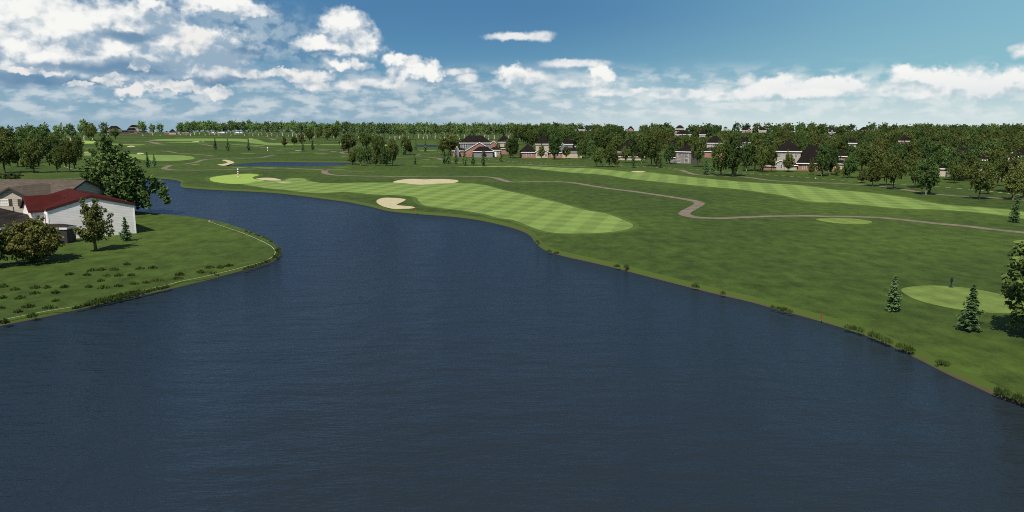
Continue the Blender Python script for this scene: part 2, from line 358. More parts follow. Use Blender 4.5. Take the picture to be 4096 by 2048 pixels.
# ------------------------------------------------------------------ ground plan
def smoothpts(pts, closed=True, sub=5):
    out = []; n = len(pts)
    rng = range(n if closed else n-1)
    for i in rng:
        if closed: p0, p1, p2, p3 = pts[i-1], pts[i], pts[(i+1) % n], pts[(i+2) % n]
        else: p0, p1, p2, p3 = pts[max(i-1, 0)], pts[i], pts[i+1], pts[min(i+2, n-1)]
        # centripetal parameterisation keeps unevenly spaced points from looping
        t0 = 0; t1 = t0 + max((p1-p0).length, 1e-3)**0.5; t2 = t1 + max((p2-p1).length, 1e-3)**0.5; t3 = t2 + max((p3-p2).length, 1e-3)**0.5
        for k in range(sub):
            t = t1 + (t2-t1)*k/sub
            a1 = p0*((t1-t)/(t1-t0)) + p1*((t-t0)/(t1-t0)); a2 = p1*((t2-t)/(t2-t1)) + p2*((t-t1)/(t2-t1)); a3 = p2*((t3-t)/(t3-t2)) + p3*((t-t2)/(t3-t2))
            b1_ = a1*((t2-t)/(t2-t0)) + a2*((t-t0)/(t2-t0)); b2_ = a2*((t3-t)/(t3-t1)) + a3*((t-t1)/(t3-t1))
            out.append(b1_*((t2-t)/(t2-t1)) + b2_*((t-t1)/(t2-t1)))
    if not closed: out.append(pts[-1].copy())
    return out
def area2(p): return sum(p[i-1].x*p[i].y - p[i].x*p[i-1].y for i in range(len(p)))
def ccw(p): return p if area2(p) > 0 else list(reversed(p))
def offset(p, d):                          # p counter-clockwise; d > 0 grows it
    n = len(p); out = []
    for i in range(n):
        e = (p[(i+1) % n] - p[i-1]); nrm = Vector((e.y, -e.x, 0)).normalized()
        out.append(p[i] + nrm*d)
    return out
def loop(px, z=0.0, sub=5): return ccw(smoothpts([at(a, b, z) for a, b in px], True, sub))
def fill(name, poly, z, m, holes=(), parent=None):
    vs, fs = [], []
    for q in [poly] + list(holes):
        fs.append(list(range(len(vs), len(vs)+len(q)))); vs += [Vector((v.x, v.y)) for v in q]
    r = delaunay_2d_cdt(vs, [], fs, 1, 1e-4)
    me = bpy.data.meshes.new(name)
    tri = []
    for t, src in zip(r[2], r[5]):
        if holes and any(i for i in src): continue
        a, b_, c_ = [r[0][i] for i in t[:3]]
        tri.append(tuple(t) if (b_-a).cross(c_-a) > 0 else tuple(reversed(t)))
    me.from_pydata([(v.x, v.y, z) for v in r[0]], [], tri); me.materials.append(m); me.update()
    o = bpy.data.objects.new(name, me); C.objects.link(o)
    if parent: o.parent = parent
    else: o['kind'] = 'structure'
    return o
WZ = -0.5
far_shore = [(-300, 748), (0, 736), (180, 724), (330, 716), (470, 713), (595, 713), (640, 714), (700, 720), (724, 728), (722, 740), (735, 750), (790, 755), (850, 759), (1000, 766), (1100, 772), (1200, 783), (1300, 796), (1390, 808), (1480, 826), (1560, 845), (1660, 855), (1800, 866), (1900, 878), (1990, 896), (2060, 915), (2100, 930), (2125, 946), (2140, 968), (2160, 987), (2190, 1005), (2260, 1026), (2350, 1046), (2450, 1069), (2560, 1098), (2700, 1134), (2800, 1160), (2900, 1184), (3000, 1207), (3100, 1235), (3200, 1262), (3300, 1290), (3400, 1320), (3500, 1356), (3600, 1400), (3700, 1449), (3800, 1500), (3900, 1545), (4000, 1590), (4096, 1622), (4400, 1730)]
near_shore = [(-500, 1395), (-200, 1342), (0, 1303), (100, 1283), (200, 1263), (300, 1241), (420, 1213), (560, 1182), (700, 1151), (800, 1127), (900, 1102), (1000, 1076), (1060, 1058), (1100, 1040), (1122, 1018), (1124, 1000), (1110, 983), (1085, 965), (1040, 944), (980, 922), (900, 896), (830, 884), (760, 873), (700, 867), (640, 861), (600, 857), (540, 850), (400, 838), (200, 805), (0, 785), (-300, 775)]
lk = [at(a, b_, WZ) for a, b_ in far_shore] + [Vector((90, -10, WZ)), Vector((60, -90, WZ)), Vector((-90, -90, WZ)), Vector((-120, 10, WZ))] + [at(a, b_, WZ) for a, b_ in near_shore] + [at(-700, 765, WZ)]
lake = ccw(smoothpts(lk, True, 4))
pond = loop([(918, 668), (935, 661), (960, 657), (1000, 653), (1060, 649.5), (1140, 649), (1200, 649.5), (1300, 650), (1400, 651), (1440, 653), (1425, 656), (1380, 660), (1345, 664), (1320, 667), (1270, 668.5), (1150, 669), (1050, 669), (960, 669)], WZ)
farpond = loop([(1668, 585), (1676, 581), (1700, 580), (1740, 580), (1785, 581), (1792, 586), (1780, 590), (1720, 590.5), (1676, 590)], WZ)
RG = 1500
disc = [Vector((RG*math.cos(2*math.pi*i/128), RG*math.sin(2*math.pi*i/128), 0)) for i in range(128)]
rims = []
for w, nm, wd in ((lake, 'lake', 0.75), (pond, 'pond', 2.2), (farpond, 'pond', 2.0)):
    fill(nm, offset(w, 0.25), WZ, M['water'])
    rim = offset(w, wd); rims.append(rim)
    mb = MB(); n = len(w); low = offset(w, -0.8)
    for i in range(n):
        j = (i+1) % n
        a, b_ = Vector((rim[i].x, rim[i].y, 0)), Vector((rim[j].x, rim[j].y, 0))
        c_, d_ = Vector((low[i].x, low[i].y, WZ-0.45)), Vector((low[j].x, low[j].y, WZ-0.45))
        mb.face((a, b_, d_, c_))
    mb.build('bank', M['bank'])['kind'] = 'structure'
fill('ground', disc, 0.0, M['rough'], rims)
mb = MB()
for i in range(128):
    a, b_ = disc[i], disc[(i+1) % 128]
    mb.face((b_, a, a*1.25 + Vector((0, 0, -40)), b_*1.25 + Vector((0, 0, -40))))
mb.build('terrain', M['rough'])['kind'] = 'structure'

# fairways, greens, tees
fw_main = [(973, 736), (1035, 747), (1084, 755), (1143, 760), (1231, 770), (1302, 772), (1366, 768), (1421, 770), (1501, 778), (1580, 780), (1644, 785), (1666, 792), (1676, 806), (1700, 822), (1779, 834), (1859, 843), (1938, 857), (1998, 873), (2048, 879), (2127, 909), (2187, 927), (2247, 933), (2326, 934), (2406, 931), (2485, 923), (2525, 911), (2531, 899), (2497, 881), (2445, 861), (2418, 853), (2346, 841), (2247, 814), (2147, 790), (2088, 776), (2010, 760), (1950, 743), (1890, 734), (1800, 732), (1700, 731), (1573, 730.5), (1424, 731), (1349, 733), (1304, 733.6), (1257, 728), (1226, 721), (1221, 715), (1204, 712.7), (1171, 712), (1147, 716), (1134, 722.6), (1097, 724), (1057, 723), (1010, 729)]
fw_right = [(1831, 665.5), (1898, 665), (2048, 663.5), (2167, 667), (2247, 671), (2386, 675), (2445, 681), (2525, 688.5), (2644, 695), (2763, 708), (2883, 720), (3002, 730), (3072, 733.5), (3151, 738), (3231, 744), (3310, 756), (3390, 764), (3469, 770), (3549, 780), (3628, 790), (3688, 804), (3787, 820), (3907, 828), (4042, 839.6), (4110, 852), (4110, 876), (4026, 863), (3867, 845.6), (3748, 838), (3628, 835.6), (3549, 829), (3430, 818), (3350, 811), (3251, 808), (3191, 796), (3132, 782), (3072, 773), (2962, 758), (2803, 744), (2684, 732), (2525, 716), (2406, 698), (2286, 690.5), (2167, 678.6), (2048, 667.5), (1898, 667.5)]
fw_far = [(596, 561), (676, 555.4), (795, 554), (955, 555), (992, 557), (1011, 556), (1037, 560), (1052, 566), (1072, 570.6), (1126, 573), (1200, 575.6), (1264, 578), (1264, 580), (1200, 580.4), (1141, 581), (1079, 580.5), (1056, 578.5), (1033, 575.5), (1002, 572.5), (983, 568), (924, 564.5), (847, 563.5), (742, 565), (679, 564), (602, 562)]
fw_left1 = [(306, 564), (358, 563), (397, 570.5), (477, 575), (580, 578.3), (556, 581.5), (477, 580), (397, 576), (310, 574)]
fw_left2 = [(328, 613), (397, 611), (517, 617), (636, 620), (735, 622), (779, 632), (755, 639), (695, 643.6), (616, 643), (556, 637), (397, 624), (330, 621)]
for p_, fr in ((fw_main, 1.2), (fw_right, 1.6), (fw_far, 0), (fw_left1, 0), (fw_left2, 0)):
    L = loop(p_, 0, 4)
    if fr: fill('fringe', offset(L, fr), 0.005, M['fringe'])
    fill('fairway', L, 0.010, M['fairway'])
def strip(pts, half):                      # thin far fairway seen edge on
    return pts
for a in ([(661, 568), (740, 568.6), (800, 570.5), (843, 573), (800, 573), (740, 571), (690, 570)], [(920, 577), (986, 579), (1054, 580.8), (1054, 582.3), (986, 581.6), (940, 579)], [(1280, 577.6), (1363, 577.2), (1363, 579.4), (1300, 580)]):
    fill('fairway', loop(a, 0, 3), 0.010, M['fairway'])
green_main = [(838.5, 714), (846, 724), (873, 730), (923, 735), (973, 735), (1022, 726.5), (1055, 722.6), (1022, 717), (1010, 711), (1020, 705), (1035, 701.5), (1030, 698), (997, 695), (948, 697), (898, 701.5), (861, 706.5), (842, 711)]
L = loop(green_main, 0, 5); fill('fringe', offset(L, 1.6), 0.007, M['fringe']); fill('putting_green', L, 0.015, M['green'])
fill('putting_green', loop([(300, 565), (340, 562.5), (385, 566), (397, 571), (350, 574), (305, 573)], 0, 4), 0.015, M['green'])
fill('putting_green', loop([(1531, 576.5), (1553, 575.5), (1556, 582), (1537, 584.5)], 0, 4), 0.015, M['green'])
tee_big = [(3605, 1158), (3636, 1148), (3717, 1142), (3798, 1145), (3891, 1155), (3997, 1176), (4077, 1198), (4112, 1218), (4090, 1248), (4015, 1254), (3922, 1248), (3841, 1239), (3717, 1214), (3643, 1189)]
tee_path = [(3264, 877), (3295, 873), (3350, 872), (3410, 875), (3469, 882), (3489, 889), (3469, 895), (3410, 897), (3350, 893), (3291, 885)]
tee_edge = [(4052, 965), (4080, 961), (4130, 962), (4150, 972), (4120, 981), (4070, 974)]
for t in (tee_big, tee_path, tee_edge): fill('tee_box', loop(t, 0, 5), 0.012, M['tee'])
for (x0, x1, yy, hh) in ((961, 1023, 613, 1.1), (1097, 1138, 602.6, 0.6), (1153, 1204, 611.5, 0.9), (763, 799, 658.8, 1.2), (928, 990, 671, 1.2), (1002, 1112, 671, 1.2), (1254, 1316, 615.6, 1.4), (1318, 1349, 606, 1.0), (1364, 1389, 624.5, 1.2), (1330, 1399, 668.5, 1.3), (1678, 1759, 664.5, 1.4), (1686, 1724, 639, 0.9), (1676, 1749, 601.6, 1.6), (2560, 2626, 690, 0.9), (1430, 1446, 629, 1.4), (700, 735, 551, 0.5), (1540, 1568, 563.5, 0.5), (1700, 1756, 568.5, 0.5)):
    c0, k = (x0+x1)/2, (x1-x0)/2
    fill('tee_box', loop([(c0+k*math.cos(t*math.pi/5), yy+hh*math.sin(t*math.pi/5)) for t in range(10)], 0, 3), 0.012, M['tee'])
# bunkers
BUNK = [[(1025, 715), (1042, 712), (1072, 711), (1097, 713), (1124, 722), (1097, 722.6), (1060, 721)],
        [(1104, 728), (1122, 727), (1169, 728), (1147, 731), (1117, 730.5)],
        [(1575, 730), (1590, 722), (1635, 716), (1672, 716), (1697, 718), (1722, 717), (1759, 716), (1809, 718.5), (1829, 721), (1830, 728), (1804, 733), (1747, 735), (1684, 739), (1647, 737), (1622, 733.6)],
        [(1506, 807), (1515, 797), (1541, 791), (1580, 792), (1620, 797), (1618, 803), (1600, 812), (1586, 819), (1600, 822), (1644, 826), (1659, 831), (1640, 834.6), (1580, 836), (1541, 828.5), (1517, 818)],
        [(888, 640.6), (898, 639), (918, 642), (937, 651), (923, 656), (896, 663), (870, 658), (893, 655.5), (908, 651.5), (910, 648.5), (896, 643.5)],
        [(2524, 687), (2549, 684), (2565, 684.6), (2583, 687.7), (2557, 690)],
        [(330, 609), (350, 607), (373, 607), (365, 609.6), (335, 610.5)], [(509, 586), (522, 583), (537, 584), (532, 587.5), (513, 588)],
        [(548, 614), (556, 611), (576, 613), (566, 616.5), (552, 617.5)], [(769, 567), (795, 564.5), (790, 567.5), (772, 568.4)], [(806, 567.5), (814, 566.3), (811, 568)],
        [(992, 556.5), (1000, 554.6), (1011, 554.8), (1005, 557)], [(1180, 602.6), (1203, 600.8), (1200, 602), (1184, 603.3)]]
for bk in BUNK:
    L = loop(bk, 0, 5)
    o = fill('sand_bunker', L, 0.028, M['sand'])
    fill('bunker_lip', offset(L, 0.22 if bk[0][1] > 690 else 0.12), 0.021, M['lip'])
# cart paths
def ribbon(name, pts, w, z, m, sub=6, dash=None, sm=True):
    P3 = [at(a, b_) for a, b_ in pts]
    if sm: P3 = smoothpts(P3, False, sub)
    mb = MB(); n = len(P3); nr = []
    for i in range(n):
        d_ = (P3[min(i+1, n-1)] - P3[max(i-1, 0)]).normalized(); nr.append(Vector((-d_.y, d_.x, 0)))
    if not dash:
        ws = w if isinstance(w, (list, tuple)) else [w]*n
        b0 = len(mb.v)
        for i in range(n):
            q = P3[i]; mb.v += [tuple(q - nr[i]*w/2 + Vector((0, 0, z))), tuple(q + nr[i]*w/2 + Vector((0, 0, z)))]
        for i in range(n-1): mb.f.append((2*i, 2*i+2, 2*i+3, 2*i+1)); mb.m.append(0)
    else:
        on, off = dash; s = 0.0
        for i in range(n-1):
            seg = (P3[i+1]-P3[i]); ln = seg.length; u = 0.0
            while u < ln:
                ph = s % (on+off); step = min((on-ph) if ph < on else (on+off-ph), ln-u) + 1e-6
                if ph < on:
                    a, b_ = P3[i]+seg*(u/ln), P3[i]+seg*((u+step)/ln); nn_ = Vector((-seg.y, seg.x, 0)).normalized()*w/2; zz = Vector((0, 0, z))
                    mb.face((a-nn_+zz, b_-nn_+zz, b_+nn_+zz, a+nn_+zz))
                u += step; s += step
    o = mb.build(name, m); o['kind'] = 'structure'; return o
PATHS = [([(4200, 943), (4096, 931), (3986, 919), (3867, 905), (3748, 894), (3628, 881), (3529, 871.5), (3450, 868), (3310, 865.5), (3191, 863.5), (3072, 865.5), (2962, 869.5), (2883, 873), (2803, 871.5), (2756, 864), (2738, 857), (2744, 847), (2767, 834), (2793, 820), (2797, 812), (2780, 805), (2724, 794), (2604, 776), (2525, 765), (2445, 755), (2366, 743.5), (2318, 735), (2267, 728.5), (2167, 725.6), (2048, 728), (2010, 720), (1978, 711), (1938, 707), (1819, 705), (1700, 705), (1620, 706.5), (1521, 705), (1421, 703.7), (1342, 700.6), (1306, 694.6), (1298, 686.6), (1294, 680), (1263, 678), (1183, 674.7), (1123, 672), (1047, 676), (948, 677.5), (861, 679), (794, 680.6), (712, 680.4), (674, 678), (656, 674), (667, 668), (682, 661)], 2.5),
         ([(1294, 681), (1320, 679), (1382, 678.4)], 2.5), ([(734, 656.8), (751, 654.8), (779, 650.6), (794, 645.6), (824, 638), (886, 633.7), (928, 632), (977, 634), (1047, 630), (1072, 624.5), (1099, 620)], 2.3),
         ([(642, 603), (674, 606), (712, 612.5), (749, 615), (794, 618), (858, 624.5)], 2.3), ([(794, 575.5), (824, 579), (848, 584), (886, 588.5), (923, 587), (985, 584.7), (1010, 585), (1060, 590.4), (1122, 592.7), (1180, 594)], 2.4),
         ([(467, 563), (518, 566.6)], 2.5), ([(538, 566.6), (578, 565.5), (602, 567), (617, 571), (630, 575), (652, 577.6)], 5.5), ([(602, 567), (650, 569.5)], 2.5),
         ([(1259, 595), (1293, 598), (1371, 598.6)], 2.4), ([(1289, 601.5), (1304, 599)], 7), ([(1400, 603), (1392, 605), (1374, 607.4), (1366, 610.5), (1379, 614.4), (1400, 615.5)], 2.6),
         ([(1570, 629), (1600, 629.6), (1662, 627.6), (1709, 628.7), (1747, 632), (1763, 637.7), (1799, 646), (1824, 649), (1880, 652.5), (2000, 655.6), (2093, 657), (2155, 661), (2264, 665.5), (2348, 666.3)], 2.3),
         ([(2690, 679), (2716, 680), (2747, 688.5), (2795, 699.7), (2860, 703), (2974, 708), (3072, 721), (3131, 725.5), (3239, 729.5), (3330, 733), (3430, 738), (3509, 744), (3589, 754), (3692, 770), (3748, 777), (3827, 784), (3926, 788), (4096, 801), (4180, 806)], 2.2),
         ([(1078, 554), (1088, 556), (1098, 560)], 4.5), ([(298, 590), (400, 592), (560, 599)], 1.6), ([(1380, 685), (1500, 686)], 0.9)]
for pts, w in PATHS: ribbon('cart_path', pts, w, 0.018, M['path'])
# white boundary lines (near: unbroken, far: seen as dashes)
ribbon('boundary_line', [(-60, 1291), (0, 1281), (102, 1261), (186, 1244.7), (298, 1226), (420, 1196), (582, 1158.5), (652, 1144.5), (727, 1124.5), (792, 1112), (876, 1093), (973, 1068.6), (1060, 1043), (1098, 1018), (1095, 996), (1071, 977), (978, 935), (876, 900), (836, 886)], 0.055, 0.02, M['line'])
ribbon('boundary_line', [(183, 723), (254, 716), (310, 713), (342, 701), (350, 688.5), (334, 682.6), (298, 678), (254, 664.7)], 0.22, 0.02, M['line'], dash=(1.0, 0.6))
ribbon('boundary_line', [(1768, 609), (1724, 613), (1692, 615), (1668, 620.6), (1671, 622.5), (1701, 624.5), (1768, 626.5), (1836, 630.4), (1907, 635.5), (1991, 641.6), (2084, 648.5), (2163, 653.4), (2264, 658.6), (2360, 660.4), (2437, 662.5), (2490, 663.5), (2561, 666), (2633, 670), (2703, 674.5), (2795, 679.4), (2867, 685.4), (3072, 699), (3223, 710), (3430, 726), (3529, 732), (3748, 747), (3907, 760), (4038, 775), (4130, 787)], 0.34, 0.02, M['line'], dash=(1.6, 1.9))
ribbon('boundary_line', [(690, 543.5), (860, 545), (984, 543.5), (1041, 545.5), (1074, 547.6), (1120, 550.4), (1157, 553.5), (1267, 562.5), (1309, 564.4), (1359, 565.6)], 0.9, 0.02, M['line'], dash=(2.4, 5.0))
# ------------------------------------------------------------------ buildings
def roof_hip(x0, x1, y0, y1, z, rise, o=0.45):
    mb = MB(); X0, X1, Y0, Y1 = x0-o, x1+o, y0-o, y1+o; w, d = X1-X0, Y1-Y0
    if w >= d: r0, r1 = (X0+d/2, (Y0+Y1)/2), (X1-d/2, (Y0+Y1)/2)
    else: r0, r1 = ((X0+X1)/2, Y0+w/2), ((X0+X1)/2, Y1-w/2)
    a, b_, c_, d_ = (X0, Y0, z), (X1, Y0, z), (X1, Y1, z), (X0, Y1, z)
    p, q = (*r0, z+rise), (*r1, z+rise)
    if w >= d: mb.face((a, b_, q, p)); mb.face((b_, c_, q)); mb.face((c_, d_, p, q)); mb.face((d_, a, p))
    else: mb.face((a, b_, p)); mb.face((b_, c_, q, p)); mb.face((c_, d_, q)); mb.face((d_, a, p, q))
    mb.face((d_, c_, b_, a)); return mb
def fascia_hip(x0, x1, y0, y1, z, o=0.45, h=0.32):
    mb = MB(); X0, X1, Y0, Y1 = x0-o-0.04, x1+o+0.04, y0-o-0.04, y1+o+0.04; t = 0.12
    mb.box(X0, X1, Y0, Y0+t, z-h, z+0.012); mb.box(X0, X1, Y1-t, Y1, z-h, z+0.012)
    mb.box(X0, X0+t, Y0+t, Y1-t, z-h, z+0.012); mb.box(X1-t, X1, Y0+t, Y1-t, z-h, z+0.012); return mb
def prism(mb, poly, ax, a, b_, mi=0):
    """extrude a (s, z) polygon along x (ax=0) or y (ax=1) from a to b_"""
    f = (lambda s_, z_, t: (t, s_, z_)) if ax == 0 else (lambda s_, z_, t: (s_, t, z_))
    A = [f(s_, z_, a) for s_, z_ in poly]; B = [f(s_, z_, b_) for s_, z_ in poly]; n = len(poly)
    mb.face(A if ax == 1 else A[::-1], mi); mb.face(B[::-1] if ax == 1 else B, mi)
    for i in range(n):
        j = (i+1) % n; q = (A[i], B[i], B[j], A[j]); mb.face(q if ax == 1 else q[::-1], mi)
def wing(root, x0, x1, y0, y1, h, wallm, roof='hip', rise=2.5, o=0.45, roofm=None, trim=None, wall=None, rake=0.30):
    """walls + roof + fascia of one block, as child meshes of root; returns the wall"""
    roofm = roofm or M['black_roof']; trim = trim or M['trim']
    mb = MB(); mb.box(x0, x1, y0, y1, -0.3, h)
    if roof[0] == 'g':
        ax = 0 if roof == 'gx' else 1
        s0, s1 = (y0, y1) if ax == 0 else (x0, x1); t0, t1 = (x0, x1) if ax == 0 else (y0, y1)
        prism(mb, [(s0, h), (s1, h), ((s0+s1)/2, h+rise)], ax, t0+0.001, t1-0.001)
    wl = mb.build('wall', wallm, root)
    if roof == 'hip':
        ro = roof_hip(x0, x1, y0, y1, h+0.004, rise, o).build('roof', roofm, root)
        fascia_hip(x0, x1, y0, y1, h, o).build('fascia', trim, ro)
    else:
        sm = (s0+s1)/2; hw = (s1-s0)/2; sl = rise/hw; th = 0.16; zo = h - sl*o
        sec = [(s0-o, zo+0.02), (sm, h+rise+0.02), (s1+o, zo+0.02), (s1+o, zo+0.02+th), (sm, h+rise+0.02+th), (s0-o, zo+0.02+th)]
        mr = MB(); prism(mr, sec, ax, t0-o, t1+o); ro = mr.build('roof', roofm, root)
        mf = MB(); rk = rake
        ch = [(s0-o-0.03, zo-rk+th), (sm, h+rise-rk+th), (s1+o+0.03, zo-rk+th), (s1+o+0.03, zo+th+0.03), (sm, h+rise+th+0.03), (s0-o-0.03, zo+th+0.03)]
        prism(mf, ch, ax, t0-o-0.07, t0-o-0.003); prism(mf, ch, ax, t1+o+0.003, t1+o+0.07)
        for (a, b_) in ((s0-o-0.05, s0-o-0.003), (s1+o+0.003, s1+o+0.05)):
            prism(mf, [(a, zo-0.16), (b_, zo-0.16), (b_, zo+th), (a, zo+th)], ax, t0-o, t1+o)
        mf.build('fascia', trim, ro)
    return wl
def window(wl, face, u, z, w, h, at_, cols=2, rows=2, glass=None, frame=None, sub=1):
    """frame with bars on a wall (part of the house), pane as its sub-part. face f: y=at_, r: x=at_ (+x side)"""
    fm, pm = MB(), MB(); t = 0.09; bw = 0.05
    def bx(mb, a0, a1, b0, b1, d0, d1):
        if face == 'f': mb.box(u+a0, u+a1, at_-d1, at_-d0, z+b0, z+b1)
        else: mb.box(at_+d0, at_+d1, u+a0, u+a1, z+b0, z+b1)
    W2, H2 = w/2, h/2
    bx(fm, -W2-t, -W2, -H2-t, H2+t, 0.0, 0.09); bx(fm, W2, W2+t, -H2-t, H2+t, 0.0, 0.09)
    bx(fm, -W2, W2, H2, H2+t, 0.0, 0.09); bx(fm, -W2, W2, -H2-t, -H2, 0.0, 0.09)
    for i in range(1, cols): bx(fm, -W2+w*i/cols-bw/2, -W2+w*i/cols+bw/2, -H2, H2, 0.03, 0.075)
    for i in range(1, rows):
        for j in range(cols): bx(fm, -W2+w*j/cols+bw/2, -W2+w*(j+1)/cols-bw/2, -H2+h*i/rows-bw/2, -H2+h*i/rows+bw/2, 0.03, 0.07)
    fr = fm.build('window', frame or M['trim'], wl.parent)
    bx(pm, -W2, W2, -H2, H2, 0.008, 0.028); pm.build('pane', glass or M['glass'], fr)
    return fr
def block(root, name, m, *b_):
    mb = MB(); mb.box(*b_); return mb.build(name, m, root)

class House:
    """a house whose blocks are given by photo columns/rows at its own ground row, then built in metres"""
    def __init__(s, name, label, cx, base, delta=0, group=None):
        p = at(cx, base); s.k = mpp(base); s.cx, s.base = cx, base
        az_ = math.atan2(p.x, p.y); s.rz = -az_ + R(delta)
        s.root = tag(empty(name, p, s.rz), label, 'house', group)
    def X(s, px): return (px-s.cx)*s.k
    def Z(s, py): return (s.base-py)*s.k*1.015
    def wing(s, p0, p1, ye, d0, d1, wm, roof='hip', ridge=None, **kw):
        h = s.Z(ye); rise = s.Z(ridge)-h
        s.y0 = d0; s.wl = wing(s.root, s.X(p0), s.X(p1), d0, d1, h, M[wm], roof, rise, **kw); return s
    def win(s, px, py, w, h, cols=2, rows=3, glass=None):
        window(s.wl, 'f', s.X(px), s.Z(py), w*s.k, h*s.k, s.y0, cols, rows, glass); return s
    def door(s, px0, px1, py0, m):
        block(s.root, 'door', M[m], s.X(px0), s.X(px1), s.y0-0.06, s.y0-0.004, 0.02, s.Z(py0)); return s
LM = []                                     # landmarks for the tree labels: (phrase, px, row)

# barn
A, B = at(200, 963), at(545, 933); bw_ = (B-A).length; brz = math.atan2(B.y-A.y, B.x-A.x)
barn = tag(empty('barn', A, brz), 'white clapboard barn under a red metal roof on the grass point', 'barn')
wl = wing(barn, 0, bw_, 0, 17, 5.25, M['white_siding'], 'gy', 1.85, 0.12, M['red_roof'], M['red_trim'], rake=0.42)
wing(barn, -1.9, 3.2, 2.6, 10.6, 5.0, M['white_siding'], 'gx', 2.0, 0.35, M['red_roof2'], M['red_trim'], rake=0.42)
dr = block(barn, 'door', M['red_trim'], -0.07, -0.004, 0.75, 1.85, 0.05, 4.4)
fm = MB(); fm.box(-0.16, -0.004, 0.55, 0.75, 0.0, 4.6); fm.box(-0.16, -0.004, 1.85, 2.05, 0.0, 4.6); fm.box(-0.16, -0.004, 0.75, 1.85, 4.4, 4.6); fm.build('frame', M['trim'], dr)
for q_ in (-0.04, bw_-0.16): block(barn, 'corner_board', M['white'], q_, q_+0.2, -0.035, -0.003, 0.0, 5.2)
# tan house
th = tag(empty('house', (-85.6, 155.5, 0), R(-4)), 'tan clapboard house with a taupe shingle roof behind the red barn roof', 'house')
wing(th, -42, 0, -10.5, 10.5, 4.5, M['tan_siding'], 'gx', 3.6, 0.6, M['taupe_roof'], M['dark_trim'])
wl = wing(th, -11.4, -0.6, -12.5, -3.0, 4.9, M['tan_siding'], 'gy', 2.75, 0.5, M['taupe_roof'], M['dark_trim'])
for xx in (-7.55, -3.4):
    w_ = window(wl, 'f', xx, 4.95, 1.5, 0.95, -12.5, 4, 2, M['pale_glass'], M['trim'])
    for sg in (-1, 1): block(th, 'shutter', M['dark_trim'], xx+sg*1.2-0.33, xx+sg*1.2+0.33, -12.56, -12.503, 4.3, 5.6)
block(th, 'trim_board', M['dark_trim'], -6.0, -5.85, -12.55, -12.503, 0.0, 4.2)
# dark house
dh = tag(empty('house', (-81.6, 122.6, 0)), 'black sided bungalow with mottled shingle roof and pale fascia beside the barn', 'house')
wl = wing(dh, -22, 0, 0, 11, 3.15, M['dark_siding'], 'hip', 3.1, 0.55, M['dark_roof'], M['grey_trim'])
window(wl, 'r', 2.0, 1.75, 2.4, 1.4, 0.0, 3, 2, M['pale_glass'], M['grey_trim']); window(wl, 'f', -1.9, 1.7, 2.2, 1.3, 0.0, 4, 2, M['pale_glass'], M['grey_trim'])
window(wl, 'f', -6.5, 1.7, 2.2, 1.3, 0.0, 4, 2, M['pale_glass'], M['grey_trim'])
wl = wing(dh, 1.0, 8.6, 3.6, 6.2, 2.65, M['dark_siding'], 'hip', 0.45, 0.12, M['dark_roof'], M['grey_trim'])
block(dh, 'porch', M['dark_siding'], 0.003, 0.997, 4.0, 6.0, -0.2, 2.4)

# houses beyond the course
h = House('house', 'grey house with a steep brick gable and small hipped garage, beside the dense oak clump', 1905, 628)
h.wing(1895, 1970, 604, -5.5, 0.6, 'grey_siding', ridge=586).wing(1863, 1973, 603, 0.7, 9.5, 'brick', 'gy', ridge=571, o=0.3)
h.wing(1840, 1962, 573, 3.2, 12.0, 'grey_siding', ridge=545).win(1858, 585, 5, 16, 1, 2).win(1866, 585, 5, 16, 1, 2)
h.wing(1821, 1837, 603, -1.5, 5.5, 'grey_siding', 'gy', ridge=585, o=0.3).wing(1811, 1862.5, 603, 1.0, 6.0, 'brick', ridge=592)
h.wing(1973.5, 2002, 601, 1.6, 8.0, 'brick', ridge=589).door(1975, 1986, 604, 'white'); h.win(1994, 612, 8, 12)
h = House('house', 'beige house with brick corners and a tall black hip roof behind the grey garage', 2015, 617)
h.wing(1990, 2043, 569, 1.5, 9.5, 'beige_siding', ridge=541).win(2021, 581, 10, 14, 3, 3)
h.wing(1992, 2044, 594, -0.8, 1.4, 'brick', ridge=589).win(2029, 605, 9, 13, 2, 3); h.wing(1962, 1988, 576, 2.0, 8.0, 'brick', 'gy', ridge=565, o=0.3)
h.wing(1962, 1989, 597, -1.8, 1.9, 'brick', ridge=588)
h = House('house', 'wide brick ranch house with cream gable wing and long black roofs', 2195, 632)
h.wing(2078, 2143, 609, 0.3, 9.5, 'brick', ridge=577).win(2101, 620, 9, 10).win(2120, 620, 9, 10)
h.wing(2143.2, 2191, 607, -0.6, 5.5, 'beige_siding', 'gy', ridge=595, o=0.3).win(2152, 620, 9, 10).win(2183, 620, 8, 10)
h.wing(2191.2, 2249, 609, 0.2, 8.5, 'brick', ridge=590).win(2211, 620, 9, 10).win(2232, 620, 9, 10)
h.wing(2249.2, 2327, 607, 0.0, 9.0, 'beige_siding', ridge=586).wing(2142, 2206, 578, 6.0, 13.0, 'beige_siding', ridge=548)
h.wing(2238, 2300, 588, 4.5, 12.0, 'grey_siding', ridge=556).wing(2259, 2290, 578, 3.0, 8.0, 'grey_siding', ridge=570, o=0.3).wing(2244, 2257, 586, 3.2, 8.0, 'grey_siding', 'gy', ridge=573, o=0.25)
h = House('house', 'two storey taupe clapboard house with four white triple windows on its front', 2763, 655.5, -26)
k = h.k; wl = wing(h.root, -7.8, 0, 0, 11, 5.6, M['taupe_siding'], 'hip', 3.4, 0.45)
for xx in (-6.0, -2.1):
    for zz in (1.45, 4.05): window(wl, 'f', xx, zz, 1.75, 1.95, 0.0, 3, 3)
window(wl, 'r', 4.0, 4.0, 1.2, 1.6, 0.0, 2, 3)
